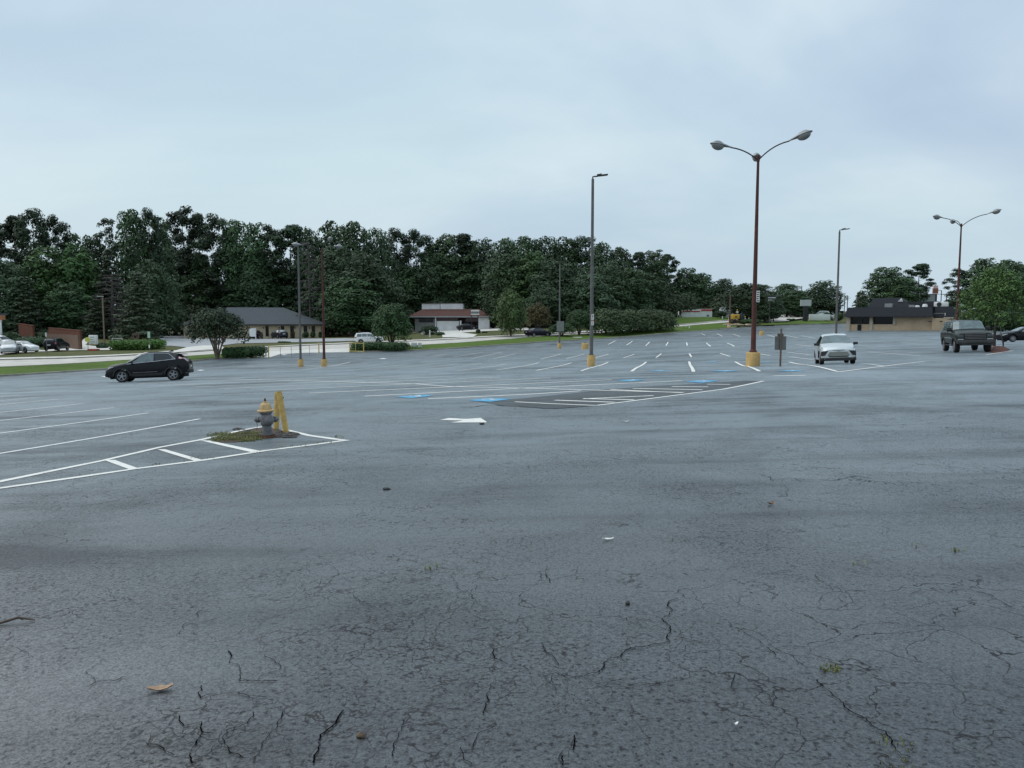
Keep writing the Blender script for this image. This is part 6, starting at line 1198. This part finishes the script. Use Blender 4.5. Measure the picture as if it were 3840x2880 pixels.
# street trees, shrubs and hedges
tree('myrtle',815,1148,0,'dark vase shaped street tree with pale forked trunks at the lot edge',128*DISP,sy=1347,off=0,rz=1.0)
tree('lowmyrtle',1468,1130,0,'dark rounded tree growing low over the hedge by the folded gate',88*DISP,sy=1306,off=0)
tree('fresh',1916,1084,0,'fresh green rounded tree left of the reddish one by the street',80*DISP,sy=1262)
tree('redtree',2015,1134,0,'small tree with reddish brown leaves beside the street',62*DISP,sy=1254)
for i,(sx,yt,Y,w_,lab) in enumerate([(2172,1158,142,62,'green leafy shrub at the left end of the roadside shrub row'),(2275,1154,144,92,'tall roadside shrub with pale blossom right of the tall grey pole'),(2362,1160,147,84,'blossoming dark shrub in the middle of the roadside row'),(2425,1157,150,82,'dark leafy shrub right of the middle in the roadside row'),(2474,1162,153,66,'rusty tinted shrub at the right end of the roadside row')]): tree('flower' if i else 'lowmyrtle',sx,yt,Y,lab,w_*DISP,'shrub row along the street',name='shrub',cat='shrub')
tree('smallround',2702,1166,190,'round dark shrub in front of the red banded building',48*DISP,name='shrub',cat='shrub')
tree('lowmyrtle',2106,1212,0,'small pale green bush at the foot of the slim floodlight pole',62*DISP,sy=1262,name='shrub',cat='shrub')
tree('broad0',2800,1060,190,'dark spreading tree behind the tall rusty lamp post',120*DISP,off=0)
tree('broad2',2870,1100,0,'smaller dark tree behind the oval hedge at the lot edge',90*DISP,sy=1205)
tree('broad1',2950,1064,236,'smooth round dark tree right of the tall rusty lamp post',90*DISP)
tree('broad3',2990,1090,225,'dark tree leaning over the side street behind the pale sign board',70*DISP)
tree('broad2',3085,1052,232,'large round tree with ragged edges left of the grey floodlight pole',100*DISP)
tree('broad0',2890,1140,230,'pale olive bush beside the posts of the lettered sign',60*DISP,name='shrub',cat='shrub')
for sx,yt,kd,w_,lab,Y in ((3320,1000,'broad3',120,'airy broad tree above the left end of the restaurant roof',205),(3385,1040,'broad1',90,'dark lower tree between the two tall trees behind the restaurant',200),(3440,990,'pine1',70,'tall flat crowned pine behind the restaurant roof',208),(3225,1090,'smallcone',40,'small pointed tree at the left end of the restaurant',190),(3590,1012,'pine0',72,'dark pine behind the right rusty lamp post',195),(3680,968,'broad3',110,'tall dark tree behind the island tree',190),(3770,975,'broad1',110,'broad green tree at the right edge behind the island tree',150),(3830,985,'broad3',110,'tall airy tree cut by the right edge of the picture',160),(3560,1120,'smallround',40,'small round dark tree right of the restaurant service yard',200)):
    tree(kd,sx,yt*1.0,Y,lab,w_*DISP)
tree('island',3728,1000,0,'bright green young tree on the mulched island behind the dark green truck',166*DISP,sy=1298,off=.2,rz=.4)
for i in range(3):
    x=3660+i*80; p=gat(x,135,.1); shrub('bush','dark green bush along the far right edge of the lot','bush',p,(9,4,3.6),L_DHEDGE,40+i,2600,.42,group='bushes at the far right')
# mulch mound of the island
b=MB(); c=hit(3700,1312); n=20; vs=[(0,.6,.55)]; 
pl=[tuple(hit(*s)) for s in ((3708,1321),(3724,1325),(3750,1323),(3779,1318),(3788,1311),(3765,1303),(3735,1300),(3712,1305))]
ctr=Vector((sum(p[0] for p in pl)/8,sum(p[1] for p in pl)/8,0)); vs=[]; fs=[]; rings=6; 
dp=dense([p[:2] for p in pl],.8)
for r_ in range(rings+1):
    u=1-r_/rings
    for (x,y) in dp:
        X_=ctr.x+(x-ctr.x)*u; Y_=ctr.y+(y-ctr.y)*u; vs.append((X_,Y_,g(X_,Y_)+.02+.22*(1-u**2)+(rnd.uniform(-.03,.03) if 0<r_ else 0)))
n=len(dp)
for r_ in range(rings):
    for j in range(n): fs.append((r_*n+j,r_*n+(j+1)%n,(r_+1)*n+(j+1)%n,(r_+1)*n+j))
b.add(vs,fs); tag(b.build('mulch_mound',mat('red_mulch',(.10,.035,.022),.95,var=.5,scale=8,bump=1,bscale=25),None,60),kind='structure')
# guy wires of the island tree
tp=hit(3735,1298)
for s in (3716,3762):
    p=hit(s,1303); b=MB(); v=Vector((tp.x-p.x,tp.y-p.y,2.6)); b.tube([(0,0,0),tuple(v)],.025,5); b.tube([(0,0,-.2),(0,0,.5)],.04,6); tag(b.build('guy_wire',DKM,None,None,p),'thin support wire staying the young island tree','guy wire','guy wires of the island tree')
# hedges
def hedge(label,a,c,Yd,h,depth,lm,seed,n,leaf=.2,boxy=True):
    p0,p1=hit(*a),hit(*c); d=p1-p0; m_=p0.lerp(p1,.5); nrm=Vector((-d.y,d.x,0)).normalized(); m_=m_+nrm*depth*.5; H=zat(h,m_.y)-m_.z
    return shrub('hedge',label,'hedge',(m_.x,m_.y,g(m_.x,m_.y)+.08),(d.length,depth,H),lm,seed,n,leaf,math.atan2(d.y,d.x),None,boxy)
hedge('long bright green clipped hedge beside the forecourt with the banner stand',(408,1317),(548,1315),0,1277,3.2,L_HEDGE,1,9000,.22); hedge('bright green hedge end joining the long left hedge on its right',(545,1315),(624,1310),0,1276,2.8,L_HEDGE,2,5500,.22)
hedge('rounded green hedge clump right of the forked street tree',(838,1349),(926,1347),0,1306,2.6,L_DHEDGE,3,6500,.19); hedge('longer rounded hedge clump ending at the yellow barrier post',(922,1346),(1004,1341),0,1303,2.6,L_DHEDGE,4,6500,.19)
hedge('low dark clipped hedge beneath the tree by the folded yellow gate',(1312,1316),(1505,1322),0,1286,3.0,L_DHEDGE,5,9500,.2)
hedge('oval dark green hedge beside the yellow machine',(2796,1221),(2868,1221),0,1201,4,L_DHEDGE,6,4500,.3,False)
def bush(label,src,w_,top,lm,seed,Y=None,n=1500,leaf=.25,group=None,depth=None):
    p=hit(*src) if Y is None else gat(src[0],Y,.1); ww=w_*mpp(p.y); return shrub('bush',label,'bush',(p.x,p.y,p.z+.08),(ww,depth or ww,zat(top,p.y)-p.z),lm,seed,n,leaf,0,group)
Yb=156.5; GB='foundation bushes at the beige building'
for x0,x1,tp,lab in ((1135,1158,1244,'widest square cut bush below the double window of the beige building'),(1164,1183,1244,'square cut bush second from the right end of the beige wall'),(1195,1206,1245,'narrow bush at the right end of the beige wall'),(1094,1106,1240,'tall narrow bush beside the door of the beige building')):
    bush(lab,((x0+x1)/2,0),x1-x0,tp,L_DHEDGE if x0!=1094 else L_RED,x0,Yb,900,.22,GB)
bush('tall dark shrub between the street tree and the beige wall',(975,0),16,1243,L_DHEDGE,77,Yb,900,.25)
for sx,yb,w_,tp,lm,lab in ((205,1300,95,1276,L_HEDGE,'broad green bush mound left of the black sport utility car'),(120,1302,120,1262,L_MYR,'brown green bush bank behind the white parked car'),(42,1300,70,1244,L_DHEDGE,'tall dark mound shrub behind the silver grey car'),(170,1275,90,1246,L_DHEDGE,'dark conical bush against the red brick wall'),(385,1308,40,1288,L_MYR,'brownish low shrub right of the banner stand')):
    bush(lab,(sx,yb),w_,tp,lm,sx,None,2600,.3)
for sx,yb,w_,top,lm,lab,lf in ((1613,1257,66,1220,L_MYR,'flat topped ornamental bush on the lawn of the white building',.22),(1650,1259,34,1246,L_DHEDGE,'low round shrub right of the ornamental bush',.18),(1585,1250,30,1240,L_DHEDGE,'small dark shrub left of the ornamental bush',.18),(1793,1251,17,1236,L_MYR,'small upright shrub below the letter sign',.16),(1817,1250,20,1243,L_DHEDGE,'low dark shrub right of the letter sign',.16)):
    bush(lab,(sx,yb),w_,top,lm,sx,None,1900,lf)
post('sign_stake','short white post in front of the flat topped ornamental bush','post',(1612,1266),1238,.1,WHP)
b=MB(); p=hit(1594,1257); b.ell((0,0,.3),(.7,.5,.45),4,.2); tag(b.build('boulder',CONC,None,60,p),'pale boulder beside the ornamental bush','boulder')
for i,(sx,w_,lab) in enumerate(((2958,16,'leftmost of the three low bushes along the strip by the side street'),(2975,14,'middle of the three low bushes along the strip by the side street'),(3014,16,'rightmost of the three low bushes along the strip, nearest the dark column'))): bush(lab,(sx,1203.5),w_,1196,L_DHEDGE,90+i,None,500,.35,'low bushes by the side street')
for sx,w_,lab in ((3050,34,'brown green shrub left of the low white sign wall'),(3100,30,'green shrub right of the low white sign wall'),(3145,30,'dark shrub at the left corner of the restaurant')): bush(lab,(sx,0),w_,1172,L_MYR if sx<3090 else L_DHEDGE,sx,194,700,.4)
bush('low olive shrub pad on the grass before the beige building',(1066,1287),46,1282,L_MYR,31,None,900,.2,None,1.2)
